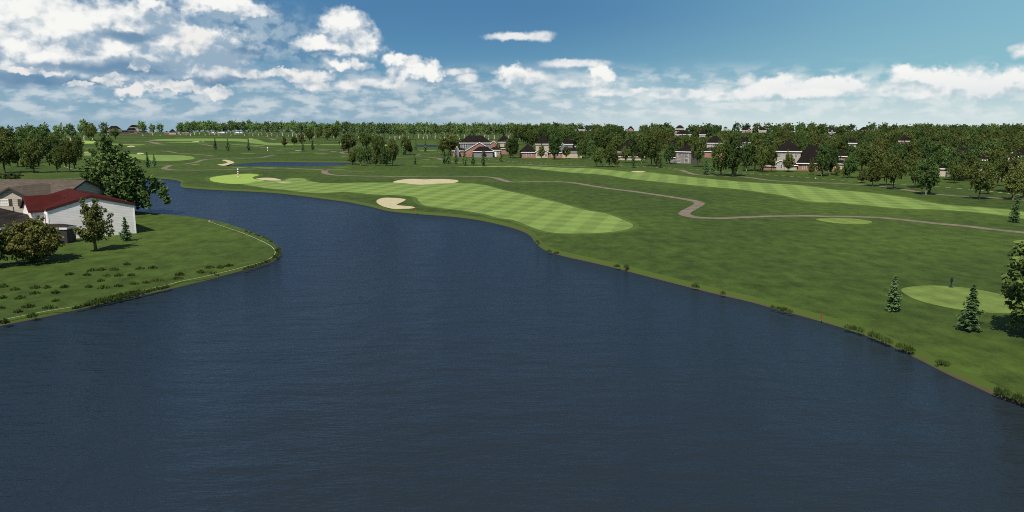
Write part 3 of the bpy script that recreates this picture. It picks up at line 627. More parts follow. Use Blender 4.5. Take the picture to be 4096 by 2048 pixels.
wl = wing(h.root, -13.5, -8.6, 4.0, 9.0, 2.6, M['taupe_siding'], 'hip', 1.4, 0.35); block(h.root, 'trellis', M['trim'], -8.55, -7.9, -0.4, 0.3, 0.0, 1.1)
h = House('house', 'stone coloured two storey house with brick wings and a broad black hip roof', 3150, 681)
h.wing(3099, 3196, 607, 2.0, 11.5, 'stone_siding', ridge=565).win(3116, 622, 9, 20, 2, 3).win(3180, 622, 9, 20, 2, 3)
h.wing(3187, 3325, 652, 0.6, 7.8, 'brick', ridge=584, o=0.6).win(3213, 667, 12, 14, 2, 3).win(3245, 667, 12, 14, 2, 3)
h.wing(3048, 3107, 664, 0.4, 8.0, 'brick', ridge=648).wing(3107.4, 3138, 650, -0.6, 1.9, 'stone_siding', 'gy', ridge=641, o=0.3).win(3126, 665, 7, 14, 1, 2)
h.wing(3138.4, 3184, 660, 0.0, 1.9, 'stone_siding', ridge=650)
h = House('house', 'cream house whose black roof shows at the edge of the woods above the maples', 4070, 720)
h.wing(4030, 4190, 627, 1.0, 12.0, 'beige_siding', ridge=589).win(4085, 640, 10, 14).wing(4030, 4056, 628, -0.6, 6, 'beige_siding', 'gy', ridge=613, o=0.3).wing(3975, 4029, 690, 0, 9.0, 'beige_siding', ridge=668).wing(4057, 4190, 690, -3, 0.9, 'beige_siding', ridge=674)
h = House('house', 'low cream and brick house with a teal door glimpsed beneath the trees', 3838, 708)
h.wing(3764, 3812, 676, 0, 8, 'beige_siding', ridge=660).door(3788, 3796, 690, 'teal'); h.wing(3812.4, 3908, 676, 0.3, 9, 'brick', ridge=655).win(3835, 692, 10, 12); h.wing(3790, 3925, 640, 4, 10, 'brick', ridge=596)
def roofhouse(label, x0, x1, ridge, eave, base, wm, gable=None, low=True):
    """a house of which mostly the upper storey shows above the trees"""
    h = House('house', label, (x0+x1)/2, base); w = (x1-x0)*h.k; d = min(9.0, max(5.0, w*0.8))
    h.wing(x0, x1, eave, 1.5, 1.5+d, wm, ridge=ridge)
    h.win((x0*0.7+x1*0.3), eave+6*0.15/h.k*1.6, 1.0/h.k, 1.4/h.k)
    if low: h.wing(x0-0.12*(x1-x0), x1+0.15*(x1-x0), eave+(base-eave)*0.55, -2.0, 1.4, 'brick' if wm != 'brick' else 'beige_siding', ridge=eave+(base-eave)*0.30)
    if gable: h.wing(gable[0], gable[1], gable[3], -0.6, 4.0, gable[4], 'gy', ridge=gable[2], o=0.25)
    return h
roofhouse('far house with a grey upper storey under a small black roof, above the ranch house', 2314, 2340, 507, 518, 543, 'stone_siding')
roofhouse('far house with a white edged brick gable poking through the treetops', 2508, 2536, 506, 520, 541, 'brick', (2513, 2531, 514, 522, 'brick'))
roofhouse('far cream house with a tall black roof rising over the treetops', 2701, 2736, 502, 513.5, 536, 'beige_siding')
roofhouse('house with a long black roof just before the far cream house', 2703, 2762, 524, 538, 572, 'stone_siding')
roofhouse('large black roofed brick house hidden among oaks beside the taupe house', 2470, 2562, 562, 608, 640, 'brick')
roofhouse('black roofed house half hidden directly behind the taupe clapboard house', 2668, 2716, 562, 596, 632, 'brick')
roofhouse('grey walled house with broad black roof above the tall front oaks', 2826, 2886, 545, 573.5, 630, 'stone_siding', (2872, 2884, 578, 584, 'stone_siding'))
roofhouse('narrow pale house end under a small black roof on the skyline', 2893, 2908, 507, 513, 546, 'stone_siding')
roofhouse('skyline house with a black roof and pink gable with white rake', 2968, 3006, 510, 523, 553, 'beige_siding', (2988, 3000, 516, 524, 'brick'))
roofhouse('skyline house with flat topped black roof and cream side wall', 3034, 3063, 510, 522, 551, 'beige_siding')
roofhouse('small cream house with a brick chimney side in the mid woods', 2797, 2820, 519, 538, 572, 'stone_siding')
roofhouse('house with pale pointed gable in the upper woods past the stone house', 3314, 3338, 514, 530, 560, 'grey_siding', (3320, 3332, 521, 532, 'grey_siding'))
roofhouse('long black roof on the skyline beneath round oaks', 3434, 3476, 509, 522, 550, 'stone_siding')
roofhouse('short black roof on the skyline before the long one', 3384, 3405, 509, 521, 550, 'brick')
roofhouse('black roof with white eave in the deep woods far beyond the road maples', 3593, 3629, 539, 565, 619, 'brick')
roofhouse('black roofed house with white eave in the woods behind the stone house', 3392, 3418, 554, 574, 650, 'stone_siding')
roofhouse('black gabled house close behind the pale trunked maple', 3346, 3380, 600, 626, 676, 'brick')
roofhouse('broad low black roof in the woods between the two stone toned houses', 2944, 2994, 552, 572, 640, 'grey_siding')
roofhouse('tiny black roof on the skyline above the stone house', 3153, 3176, 515, 526, 565, 'brick')
FL = 'houses along the far skyline'
h = House('house', 'skyline house with a big dark hip roof behind the dark oaks', 458, 537.5, group=FL); h.wing(432, 486, 519.5, 2, 14, 'stone_siding', ridge=504.5).wing(474, 514, 532, 0, 8, 'brick', ridge=522).wing(420, 473, 532, 0, 8, 'stone_siding', ridge=524)
h = House('house', 'skyline house of two storeys with brick base beside the pale trunked birch', 545, 536, group=FL); h.wing(518, 562, 511, 4, 14, 'beige_siding', ridge=500.5).wing(511, 547, 523.5, 0, 3.8, 'brick', ridge=514).wing(547.5, 592, 531.5, 0, 8, 'brick', ridge=524).wing(519, 539, 532, -3, -0.2, 'stone_siding', ridge=526)
h = House('house', 'small low brick house between the skyline birches', 606, 536, group=FL); h.wing(596, 617, 529, 0, 8, 'brick', ridge=525)
h = House('house', 'skyline house with cream front and brick wings before the birch belt', 705, 538, group=FL); h.wing(662, 679, 530, 0, 8, 'brick', ridge=524).wing(679, 705, 528, -1, 9, 'beige_siding', ridge=516).wing(705.5, 718, 523.5, 1, 9, 'stone_siding', ridge=514).win(710, 528, 6, 5); h.wing(718.5, 760, 530.5, 0, 8, 'brick', ridge=522).win(731, 534, 5, 4).win(749, 534, 5, 4)
for (x0, x1, lb) in ((847, 863, 'tiny white low building under the birch belt'), (871, 908, 'long pale low building with stone walls under the birch belt'), (938, 971, 'low white walled building near the middle of the birch belt')):
    h = House('house', lb, (x0+x1)/2, 537, group=FL); h.wing(x0, x1, 532, 0, 8, 'stone_siding', ridge=528, roofm=M['grey_trim'])
# ------------------------------------------------------------------ trees
rng = random.Random(7)
def leaf(mb, c, s, nrm, rg, elong=1.5):
    t = nrm.orthogonal().normalized(); t.rotate(Matrix.Rotation(rg.uniform(0, 6.283), 3, nrm)); u = nrm.cross(t)
    a, b_ = t*s*elong*0.5, u*s*0.5
    mb.face((c-a, c+b_*0.9-a*0.1, c+a, c-b_*0.9-a*0.1))
def rnd(rg):
    while True:
        v = Vector((rg.uniform(-1, 1), rg.uniform(-1, 1), rg.uniform(-1, 1)))
        if 0.05 < v.length < 1: return v.normalized()
def clump(mb, c, r, n, size, rg, flat=0.8, up=0.35):
    for _ in range(n):
        d_ = rnd(rg); q = r*(0.35+0.65*rg.random()**0.6)
        p = c + Vector((d_.x*q, d_.y*q, d_.z*q*flat))
        nr = (d_*0.6 + rnd(rg)*0.75 + Vector((0, 0, up))).normalized()
        leaf(mb, p, size*rg.uniform(0.65, 1.25), nr, rg)
def limb(mb, a, b_, r0, r1, rg, n=4, sag=0.12, sides=5):
    a, b_ = Vector(a), Vector(b_); L = (b_-a).length; pts, rad = [], []
    for i in range(n+1):
        t = i/n; p = a.lerp(b_, t)
        if 0 < i < n: p += Vector((rg.uniform(-1, 1), rg.uniform(-1, 1), rg.uniform(-0.4, 0.6)))*L*sag*0.4
        pts.append(p); rad.append(r0+(r1-r0)*t)
    mb.tube(pts, rad, sides); return pts
def broad(seed, leafm, barkm, H_=10, base=2.8, wid=4.0, nclump=62, nleaf=46, size=0.42, prof='oak', stems=1, trunk_r=0.28, lean=0.0, gap=0.0, drop=0.0, cr=1.15, sprays=16, bare=0.0, boughs=()):
    """a broadleaf prototype: returns (crown mesh, trunk mesh), base at the origin, H_ metres tall"""
    rg = random.Random(seed); cm, tm = MB(), MB()
    zc, hz = (base+H_)/2, (H_-base)/2; sc_ = H_/10
    cl = []; tries = 0
    lobes = [(rg.uniform(0, 6.283), rg.uniform(-0.3, 0.9), rg.uniform(0.75, 1.2)) for _ in range(7)]
    def env(a, t):
        rr = 1.0
        if prof == 'oak': rr = (1.0 if t > 0.35 else 0.72+t*0.8)
        elif prof == 'linden': rr = 1.12 - 0.55*max(0, t-0.35)
        elif prof == 'vase': rr = 0.50 + 0.66*min(1, t*1.2)
        elif prof == 'cone': rr = 1.28 - 1.0*t
        w = 1.0
        for la, lt, lk in lobes:
            dd = math.cos(a-la)*0.5+0.5; w += (lk-0.95)*0.9*dd**4*math.exp(-((t*2-1-lt)/0.6)**2)
        return rr*w
    while len(cl) < nclump and tries < 7000:
        tries += 1
        d_ = rnd(rg); q = rg.uniform(0.18, 1.0)**0.42
        z_ = d_.z*q; t = (z_+1)/2; a = math.atan2(d_.y, d_.x); e = env(a, t)
        p = Vector((d_.x*q*wid*e + lean*t, d_.y*q*wid*e, zc + z_*hz*(1 + 0.10*math.sin(a*3+seed))))
        if gap and any((p-c_).length < gap for c_ in cl): continue
        if bare and t < 0.42 and rg.random() < bare: continue
        cl.append(p)
    for c_ in cl:
        t = (c_.z-base)/(H_-base); r = cr*sc_*rg.uniform(0.6, 1.25)*(0.8 if t > 0.85 else 1)
        clump(cm, c_, r, int(nleaf*rg.uniform(0.7, 1.2)), size, rg)
        if drop and t < 0.6 and rg.random() < drop:
            for k_ in range(1, 4): clump(cm, c_ + Vector((c_.x*0.05, c_.y*0.05, -0.55*k_*sc_)), r*(0.7-0.12*k_), nleaf//3, size, rg)
    for (bx_, by_, bz_, bl_) in boughs:           # long hanging boughs
        n_ = int(bl_/0.55)
        for k_ in range(n_): clump(cm, Vector((bx_ + 0.10*k_ + rg.uniform(-0.3, 0.3), by_ + rg.uniform(-0.4, 0.4), bz_ - 0.55*k_)), 0.95*(1-0.4*k_/max(1, n_)), nleaf//2, size, rg)
    for _ in range(sprays):                      # shoots that break the outline
        d_ = rnd(rg); d_.z = d_.z*0.8+0.25; t = (d_.z+1)/2; a = math.atan2(d_.y, d_.x); e = env(a, min(1, max(0, t)))
        p = Vector((d_.x*wid*e*1.06 + lean*t, d_.y*wid*e*1.06, zc + d_.z*hz*1.05))
        o_ = (p - Vector((lean*0.5, 0, zc))).normalized()
        for k_ in range(3): clump(cm, p + o_*0.42*k_*sc_ + Vector((0, 0, -0.05*k_)), (0.46-0.11*k_)*sc_*cr, max(4, nleaf//6), size*0.9, rg)
    for s_ in range(stems):
        off = Vector((0, 0, 0)) if stems == 1 else Vector((math.cos(s_*2.4+seed), math.sin(s_*2.4+seed), 0))*wid*0.07
        topx = off*(1 if stems == 1 else 4) + Vector((lean*0.7, 0, 0))
        pts = limb(tm, off - Vector((0, 0, 0.15)), Vector((topx.x, topx.y, base+(H_-base)*0.72)), trunk_r/(stems**0.4), trunk_r*0.25, rg, 6, 0.05, 7)
        for c_ in rg.sample(cl, min(len(cl), 9 if stems == 1 else 6)):
            j = rg.choice(pts[2:5]); limb(tm, j, j.lerp(c_, 0.95), trunk_r*0.36, trunk_r*0.08, rg, 3, 0.18, 4)
        if bare:                                 # pale limbs showing through a thin lower crown
            for _ in range(9):
                a = rg.uniform(0, 6.283); j = rg.choice(pts[1:4]); limb(tm, j, j + Vector((math.cos(a)*wid*0.8, math.sin(a)*wid*0.8, rg.uniform(1.2, 3.0))), trunk_r*0.45, trunk_r*0.14, rg, 3, 0.15, 4)
    return cm.mesh('crown', leafm), tm.mesh('trunk', barkm)
def branchy(seed, leafm, barkm, H_=9.0, wid=2.7, nb=11, size=0.27, nleaf=34, stems=2, trunk_r=0.2):
    """an upswept multi stemmed tree: separate leafy branches with gaps between"""
    rg = random.Random(seed); cm, tm = MB(), MB()
    for s_ in range(stems):
        a0 = s_*math.pi*2/stems + seed; off = Vector((math.cos(a0), math.sin(a0), 0))*0.20
        hub = off*2.2 + Vector((0, 0, H_*0.20)); limb(tm, off - Vector((0, 0, 0.1)), hub, trunk_r, trunk_r*0.75, rg, 3, 0.05, 7)
        n = nb if s_ == 0 else nb-2
        for k_ in range(n):
            a = a0 + 6.283*k_/n*0.97 + rg.uniform(-0.4, 0.4); f = (k_ % 4)/3.0
            tip = Vector((math.cos(a), math.sin(a), 0))*wid*(1.0-0.60*f)*rg.uniform(0.8, 1.12) + Vector((0, 0, H_*(0.40+0.57*f)*rg.uniform(0.88, 1.03)))
            pts = limb(tm, hub, tip, trunk_r*0.6, 0.03, rg, 5, 0.16, 5)
            for i in range(1, 6):
                t = i/5
                for m_ in range(2 if 1 < i < 5 else 1):
                    c_ = pts[i] + rnd(rg)*0.32*wid*0.4
                    clump(cm, c_, (0.30 + 0.36*math.sin(math.pi*min(1, t*1.05)))*wid*0.42*rg.uniform(0.8, 1.25), nleaf, size, rg, 0.95)
    return cm.mesh('crown', leafm), tm.mesh('trunk', barkm)
def spruce(seed, leafm, barkm, H_=4.0, wid=0.95, tiers=11, size=0.20, nper=9):
    rg = random.Random(seed); cm, tm = MB(), MB(); z0 = H_*0.10
    tm.tube([(0, 0, -0.1), (0, 0, H_*0.5), (0, 0, H_*0.97)], [H_*0.022, H_*0.013, 0.006], 6)
    for i in range(tiers):
        t = i/(tiers-1); z_ = z0+(H_-z0)*(t**0.92)*0.97
        r = wid*(1-t**1.7)*(0.70 if i == 0 else 0.9 if i == 1 else 1)*rg.uniform(0.80, 1.14)*(1-0.25*t) + 0.05
        nb = max(4, int(nper*(1-t*0.55)))
        for k_ in range(nb):
            a = 6.283*k_/nb + rg.uniform(-0.35, 0.35) + i*0.9; L = r*rg.uniform(0.50, 1.16); dx = Vector((math.cos(a), math.sin(a), 0))
            dr = rg.uniform(0.10, 0.32)
            steps = max(2, int(L/(size*0.62)))
            for s_ in range(steps):
                f = (s_+0.6)/steps; c_ = dx*L*f + Vector((0, 0, z_ - L*dr*f + L*0.16*f*f))
                for _ in range(3):
                    nr = (Vector((0, 0, 1)) + dx*0.35 + rnd(rg)*0.65).normalized()
                    leaf(cm, c_ + rnd(rg)*size*0.42, size*rg.uniform(0.75, 1.3)*(1.0-0.25*f), nr, rg, 1.9)
    for _ in range(7): leaf(cm, Vector((0, 0, H_*0.97)) + rnd(rg)*0.06, size*0.7, rnd(rg), rg, 2.0)
    return cm.mesh('crown', leafm), tm.mesh('trunk', barkm)
PROTO = {}
def reg(k, lst, h, w): PROTO[k] = (lst, h, w)       # h, w: nominal height and crown width of the prototype
reg('oak', [broad(11+i, M['oak_leaf'], M['bark'], wid=3.9, base=2.7, nclump=64, nleaf=50, size=0.40, gap=0.8, drop=0.35) for i in range(4)], 10.4, 9.3)
reg('linden', [broad(31+i, M['linden_leaf'], M['grey_bark'], wid=3.1, base=2.0, nclump=70, nleaf=50, size=0.38, prof='linden', gap=0.72, drop=0.3) for i in range(4)], 10.4, 8.2)
reg('maple', [branchy(51+i, M['maple_leaf'], M['brown_bark'], 10, 3.3, 11, 0.36, 30, 2, 0.2) for i in range(3)], 10.3, 8.0)
reg('russet', [branchy(71+i, M['russet_leaf'], M['brown_bark'], 10, 3.2, 10, 0.38, 30, 2, 0.18) for i in range(2)], 10.3, 7.6)
reg('birch', [broad(91+i, M['birch_leaf'], M['pale_bark'], wid=3.1, base=3.0, nclump=48, nleaf=24, size=0.60, prof='linden', gap=0.8, trunk_r=0.34, bare=0.45, sprays=10) for i in range(5)], 10.3, 8.0)
reg('farmix', [broad(111+i, M['oak_leaf'] if i % 2 else M['linden_leaf'], M['grey_bark'], wid=3.7, base=2.4, nclump=46, nleaf=26, size=0.62, gap=0.8, sprays=10) for i in range(5)], 10.3, 9.2)
reg('spruce', [spruce(131+i, M['spruce_leaf'], M['grey_bark'], wid=1.12, tiers=12, size=0.25, nper=12) for i in range(4)], 4.0, 2.2)
NAME = {'oak': ('oak_tree', 'dark olive oak'), 'linden': ('linden_tree', 'deep green linden'), 'maple': ('maple_tree', 'olive bushy maple'), 'russet': ('red_maple_tree', 'russet bushy maple'),
        'birch': ('birch_tree', 'pale trunked birch'), 'farmix': ('elm_tree', 'rounded dark tree'), 'spruce': ('spruce_tree', 'blue green young spruce')}
GROUP = {'birch': 'pale trunked trees of the far belt', 'spruce': 'young spruces on the course'}
TREES = []
def tree(kind, px, base, top, hw=None, label=None, var=None):
    lst, h0, w0 = PROTO[kind]; p = at(px, base); k_ = mpp(base)
    i = rng.randrange(len(lst)) if var is None else var % len(lst)
    Hm = (base-top)*k_*1.03; sz = Hm/h0; sx = (2*hw*k_/w0) if hw else sz*rng.uniform(0.85, 1.12)
    sx = min(max(sx, sz*0.55), sz*1.7)
    r = empty(NAME[kind][0], p, rng.uniform(0, 6.28)); r.scale = (sx, sx*rng.uniform(0.94, 1.06), sz)
    for nm, me in zip(('crown', 'trunk'), lst[i]):
        o = bpy.data.objects.new(nm, me); C.objects.link(o); o.parent = r
    r['category'] = 'tree'
    if kind in GROUP: r['group'] = GROUP[kind]
    elif kind == 'farmix': r['group'] = 'trees of the far woods'
    if label: r['label'] = label
    TREES.append((r, kind, px, base, label, hw or sx*w0/k_/2, top)); return r
# trees the photo shows one by one
T = TREELIST = """
oak 228 690 597 37|oak 281 689 565 42|oak 300 677 556 40|oak 137 692 562 46|maple 105 676 600 30|oak 20 692 545 60|linden 70 668 556 52|oak 150 650 540 48|linden 200 640 545 44|linden 255 628 560 36|oak 20 640 525 52
linden 100 625 520 40|linden 170 615 525 36|birch 90 580 508 28|birch 125 575 500 26|birch 180 577 498 27|oak 215 590 530 32|birch 246 571 497 26|birch 284 563 500 25|oak 40 590 510 34|birch 10 578 507 24|birch 150 590 515 28|linden 310 600 545 26
birch 337 562 482 25|birch 372 560 497 20|oak 362 563 505 26|oak 418 553 492 17|oak 462 556 514 22|birch 572 545 487 20|birch 610 541 497 14|birch 641 543 495 16
russet 1138 587 545 13|linden 1178 579 546 15|russet 1206 577 535 18|oak 1238 566 520 20|oak 1277 561 510 17|oak 1309 562 520 18|oak 1343 563 507 20
spruce 862 600 555 10|spruce 912 605 557 11|spruce 995 604 556 10|spruce 1211 606 561 10|spruce 1251 600 561 9|spruce 370 652 609 10|spruce 592 672 611 14|spruce 618 668 617 12
maple 1410 660 595 25|linden 1442 663 588 18|linden 1470 655 588 24|maple 1502 664 606 18|oak 1521 656 560 30|linden 1541 664 602 23|oak 1571 663 563 27|russet 1380 605 562 20|oak 1395 612 535 36|oak 1465 600 530 34|oak 1512 612 545 32|oak 1426 640 590 22
oak 1622 619 546 22|spruce 1615 620 571 13|russet 1640 617 563 14|spruce 1662 601 558 9|spruce 1701 608 561 10|spruce 1660 658 619 9|oak 1800 622 540 40|oak 1842 618 552 28|oak 1770 618 560 22
spruce 1778 655 606 14|spruce 1793 656 608 13|spruce 1824 657 599 12|spruce 1858 662 596 14|spruce 1876 621 588 9|spruce 1892 664 611 12|spruce 1933 665 614 11|russet 1936 634 601 13|oak 1991 622 571 12|spruce 2003 648 604 10
linden 2052 633 546 27|oak 2036 632 556 20|oak 3866 718 612 36|linden 3886 716 592 34|linden 3838 720 604 30|linden 3822 714 616 28|maple 3895 724 640 26|maple 2166 635 574 19|linden 2220 638 541 32|oak 2264 636 585 18|linden 2320 637 562 18|oak 2341 632 572 20|oak 2388 667 594 27|linden 2363 637 560 22
oak 2436 669 581 28|maple 2464 669 602 18|spruce 2404 661 622 10|spruce 2533 671 613 11|linden 2530 650 545 20|oak 2604 666 546 40|maple 2629 666 614 15|spruce 2641 672 618 11|linden 2676 656 572 26|oak 2500 652 590 22|linden 2566 650 575 20
oak 2790 668 560 30|spruce 2823 700 634 14|spruce 2848 694 633 13|oak 2884 704 566 46|linden 2930 706 545 44|oak 3018 684 556 40|linden 2985 684 575 32|oak 3048 690 590 28|oak 3084 690 590 25|maple 3153 688 598 28
maple 3245 701 628 18|linden 3286 706 572 32|linden 3320 700 580 32|maple 3348 703 650 16|maple 3377 711 650 18|linden 3399 712 615 30|maple 3447 732 672 24|maple 3490 745 630 44|oak 3573 758 612 42|oak 3545 742 640 34|linden 3704 778 632 56|oak 3660 752 650 34|oak 3684 748 640 30
linden 3801 722 590 30|maple 3845 724 650 34|oak 3815 733 655 26|oak 3917 798 648 52|maple 3952 778 680 28|maple 4052 800 634 48|oak 4034 770 610 40|linden 4080 765 622 36|maple 4092 792 650 36|oak 3990 745 640 34
spruce 4058 890 786 26|spruce 3570 1245 1107 38|spruce 3876 1324 1146 53|spruce 505 964 872 27
"""
for ln in T.strip().split('\n'):
    for e in ln.split('|'):
        kd, a, b_, c_, hw = e.split(); tree(kd, float(a), float(b_), float(c_), float(hw))
# far belt of pale trunked trees along the skyline
def skyl(px): return 486 + 10*min(1, abs(px-1000)/900)
rb = random.Random(5)
px = 722.0
while px < 2080:
    b_ = 540 + 16*min(1, max(0, (px-900)/600)) + rb.uniform(-3, 3); tp = skyl(px) + rb.uniform(-4, 9)
    if not (1180 < px < 1360 and b_ > 553): tree('birch', px, b_, tp, rb.uniform(13, 19))
    else: tree('birch', px, 551, tp, rb.uniform(13, 19))
    px += rb.uniform(15, 23)
px = 728.0
while px < 2480:
    if not (1255 < px < 1268 or 1620 < px < 1632): tree('farmix' if rb.random() < 0.55 else 'birch', px, 532 + rb.uniform(-2, 3), skyl(px) + rb.uniform(-3, 8), rb.uniform(14, 21))
    px += rb.uniform(19, 30)
# woods on the right and far left: rows going back, keeping the fronts of the houses clear
CLEAR = [(1838, 2045, 541, 600, 628), (2078, 2310, 545, 608, 632), (2700, 2765, 575, 640, 655), (3095, 3235, 563, 640, 681), (2312, 2342, 506, 521, 543), (2508, 2537, 505, 524, 541), (2700, 2738, 501, 522, 536), (2706, 2762, 522, 540, 572), (2495, 2565, 561, 590, 640), (2826, 2897, 544, 584, 630), (2893, 2909, 506, 520, 546), (2966, 3006, 509, 527, 553), (3033, 3064, 509, 530, 551), (2797, 2822, 518, 548, 572), (3314, 3339, 513, 533, 560), (3433, 3476, 508, 518, 550), (3383, 3406, 508, 518, 550), (3594, 3627, 539, 567, 619), (3393, 3417, 553, 577, 650), (3347, 3378, 601, 628, 676), (2946, 2993, 551, 564, 640), (3153, 3176, 514, 524, 565), (4036, 4130, 588, 640, 720), (3848, 3905, 576, 600, 708), (2670, 2710, 561, 580, 632)]
HB = [(o.location.x, o.location.y, 11.0) for o in bpy.data.objects if o.parent is None and o.get('category') == 'house']
def front(px): return 560 + max(0, (px-2030))*0.117 if px < 2400 else 603 + (px-2400)*0.080
rows = [(548, 496, 31), (556, 499, 33), (566, 504, 35), (577, 510, 37), (590, 518, 40), (605, 527, 44), (622, 538, 47), (641, 552, 50), (662, 567, 54), (685, 585, 58)]
rf = random.Random(21)
for b0, t0, st in rows:
    px = 2062.0 + rf.uniform(0, 30)
    while px < 4130:
        b_ = b0 + rf.uniform(-4, 4); tp = t0 + rf.uniform(-7, 7); hw = st*rf.uniform(0.58, 0.80)
        ok = b_ < front(px) + 22 or px > 4000
        q = at(px, b_)
        if any((q.x-hx)**2 + (q.y-hy)**2 < hr**2 for hx, hy, hr in HB): ok = False
        for (x0, x1, y0, y1, hb) in CLEAR:
            if b_ > hb-2 and px+hw*0.9 > x0 and px-hw*0.9 < x1 and tp < y1+2:
                if b_ - (y1+3) > 0.62*(b_-tp): tp = y1+3
                else: ok = False
        if px > 3560 and b0 == 548: tp += rf.uniform(0, 6)
        if ok:
            r_ = rf.random()
            tree('farmix' if b0 < 570 else ('oak' if r_ < 0.40 else 'linden' if r_ < 0.74 else 'maple'), px, b_, tp, hw)
        px += st*rf.uniform(0.92, 1.35)*(1.0 if b0 > 560 else 1.15)
# big single trees near the water
def single(name, label, px, base, meshes, h0, Hm, sx=1.0, rz=0.0, cat='tree'):
    r = tag(empty(name, at(px, base), rz), label, cat); r.scale = (Hm/h0*sx, Hm/h0*sx, Hm/h0)
    for nm, me in zip(('crown', 'trunk'), meshes):
        o = bpy.data.objects.new(nm, me); C.objects.link(o); o.parent = r
    return r
wm_ = broad(201, M['willow_leaf'], M['brown_bark'], H_=15, base=2.6, wid=6.3, nclump=125, nleaf=56, size=0.50, gap=1.0, drop=0.85, trunk_r=0.5, cr=0.85, lean=-2.6, prof='cone', sprays=34, boughs=[(5.0, 0, 7.5, 3.5), (6.2, 0.6, 6.3, 4.2), (7.0, -0.3, 5.2, 3.8), (-7.2, 0.5, 6.0, 2.2), (-6.4, -1, 8.8, 2.0), (3.2, -1.5, 9.5, 3.0), (-4.2, -1.0, 11.5, 2.5), (4.3, -3.5, 4.6, 3.4)])
single('willow_tree', 'large drooping tree with hanging boughs on the shore behind the barn', 506, 855, wm_, 15.3, 15.6, 1.10, 0.2)
mp = branchy(202, M['maple_leaf'], M['brown_bark'], 9.0, 3.0, 11, 0.25, 42, 2, 0.2)
single('maple_tree', 'bushy two stemmed maple standing before the white barn wall', 383, 1002, mp, 9.2, 9.1, 1.0, 1.0)
ed = broad(203, M['willow_leaf'], M['brown_bark'], H_=9.5, base=1.2, wid=2.6, nclump=110, nleaf=58, size=0.30, prof='linden', gap=0.55, trunk_r=0.24, cr=0.75, drop=0.3)
single('linden_tree', 'broad tree cut off by the picture edge beside the big tee box', 4152, 1352, ed, 9.7, 10.3, 1.08, 2.0)
et = broad(204, M['linden_leaf'], M['bark'], H_=6.5, base=0.5, wid=2.3, nclump=80, nleaf=58, size=0.28, prof='linden', gap=0.5, trunk_r=0.2, cr=0.8)
single('yew_tree', 'dark green tree crowding the picture edge beside the large shrub', -22, 1070, et, 6.7, 5.6, 0.95, 0.0)
sm_, st_ = broad(205, M['shrub_leaf'], M['brown_bark'], H_=6.0, base=0.3, wid=3.5, nclump=190, nleaf=60, size=0.25, gap=0.45, stems=3, trunk_r=0.14, cr=0.95, prof='oak')
single('shrub', 'large rounded olive brown shrub in front of the black bungalow', 140, 1046, (sm_, st_), 6.2, 6.2, 1.10, 0.5, 'shrub')
sb, sbt = broad(206, M['linden_leaf'], M['bark'], H_=3.0, base=0.2, wid=2.6, nclump=60, nleaf=50, size=0.24, gap=0.4, stems=2, trunk_r=0.1, cr=1.5)
single('shrub', 'low dark bush on the far bank above the taupe roof ridge', 40, 724, (sb, sbt), 3.1, 2.9, 1.3, 0.0, 'shrub')

# ------------------------------------------------------------------ tree labels: order between neighbouring landmarks
LMF = [(0, 'the picture edge'), (228, 'the shore oaks'), (350, 'the pale bunker'), (458, 'the dark hip roof'), (545, 'the brick skyline house'), (705, 'the cream skyline house'), (855, 'the tiny white building'), (952, 'the tall pole'), (1071, 'the short pole'), (1250, 'the pond'), (1374, 'the twin poles'), (1500, 'the pond clump'), (1630, 'the far pond'), (1715, 'the boundary bend'), (1828, 'the small white gable'), (1905, 'the grey garage house'), (2015, 'the tall beige house'),
       (2110, 'the brick ranch wing'), (2167, 'the cream gable'), (2220, 'the ranch windows'), (2285, 'the cream ranch end'), (2328, 'the grey upper storey'), (2400, 'the fairway bunker'), (2470, 'the boundary stake'), (2520, 'the white edged gable'), (2600, 'the big front oak'), (2660, 'the half hidden roof'), (2718, 'the far cream house'), (2763, 'the taupe house corner'), (2808, 'the small cream house'), (2860, 'the grey walled roof'), (2930, 'the front linden'), (2990, 'the pink gable'), (3048, 'the flat topped roof'), (3100, 'the low brick wing'), (3160, 'the stone house front'), (3213, 'the brick wing window'),
       (3260, 'the boundary post'), (3326, 'the pale pointed gable'), (3395, 'the short skyline roof'), (3455, 'the long skyline roof'), (3520, 'the path maple'), (3611, 'the deep woods roof'), (3704, 'the path linden'), (3790, 'the teal door'), (3870, 'the hidden brick house'), (3950, 'the dark path oak'), (4050, 'the cream edge house'), (4140, 'the picture corner')]
ORD = ['first', 'second', 'third', 'fourth', 'fifth', 'sixth', 'seventh', 'eighth', 'ninth', 'tenth', 'eleventh', 'twelfth', 'thirteenth', 'fourteenth', 'fifteenth']
bins = {}
for (r, kind, px, base, label, hw, top) in TREES:
    if label: continue
    i = 0
    while i < len(LMF)-2 and px >= LMF[i+1][0]: i += 1
    dep = 'skyline' if base < 562 else ('' if base > 600 else 'distant')
    if kind in ('spruce', 'russet'): dep = ''
    bins.setdefault((kind, dep, i), []).append((px, r))
SPECIAL = {(4058, 890): 'blue green spruce beside the fairway end near the picture edge', (3570, 1245): 'slender young spruce at the near tip of the big tee box', (3876, 1324): 'fuller young spruce standing before the big tee box', (505, 964): 'small bright spruce at the corner of the white barn wall'}
for (kind, dep, i), lst in bins.items():
    lst.sort(key=lambda t: t[0])
    for n_, (px, r) in enumerate(lst):
        nm = NAME[kind][1]
        o_ = 'only one' if len(lst) == 1 else ORD[min(n_, 14)]
        r['label'] = f"{dep + ' ' if dep else ''}{nm}, {o_} from {LMF[i][1]} towards {LMF[i+1][1]}"
for (r, kind, px, base, label, hw, top) in TREES:
    if (px, base) in SPECIAL: r['label'] = SPECIAL[(px, base)]

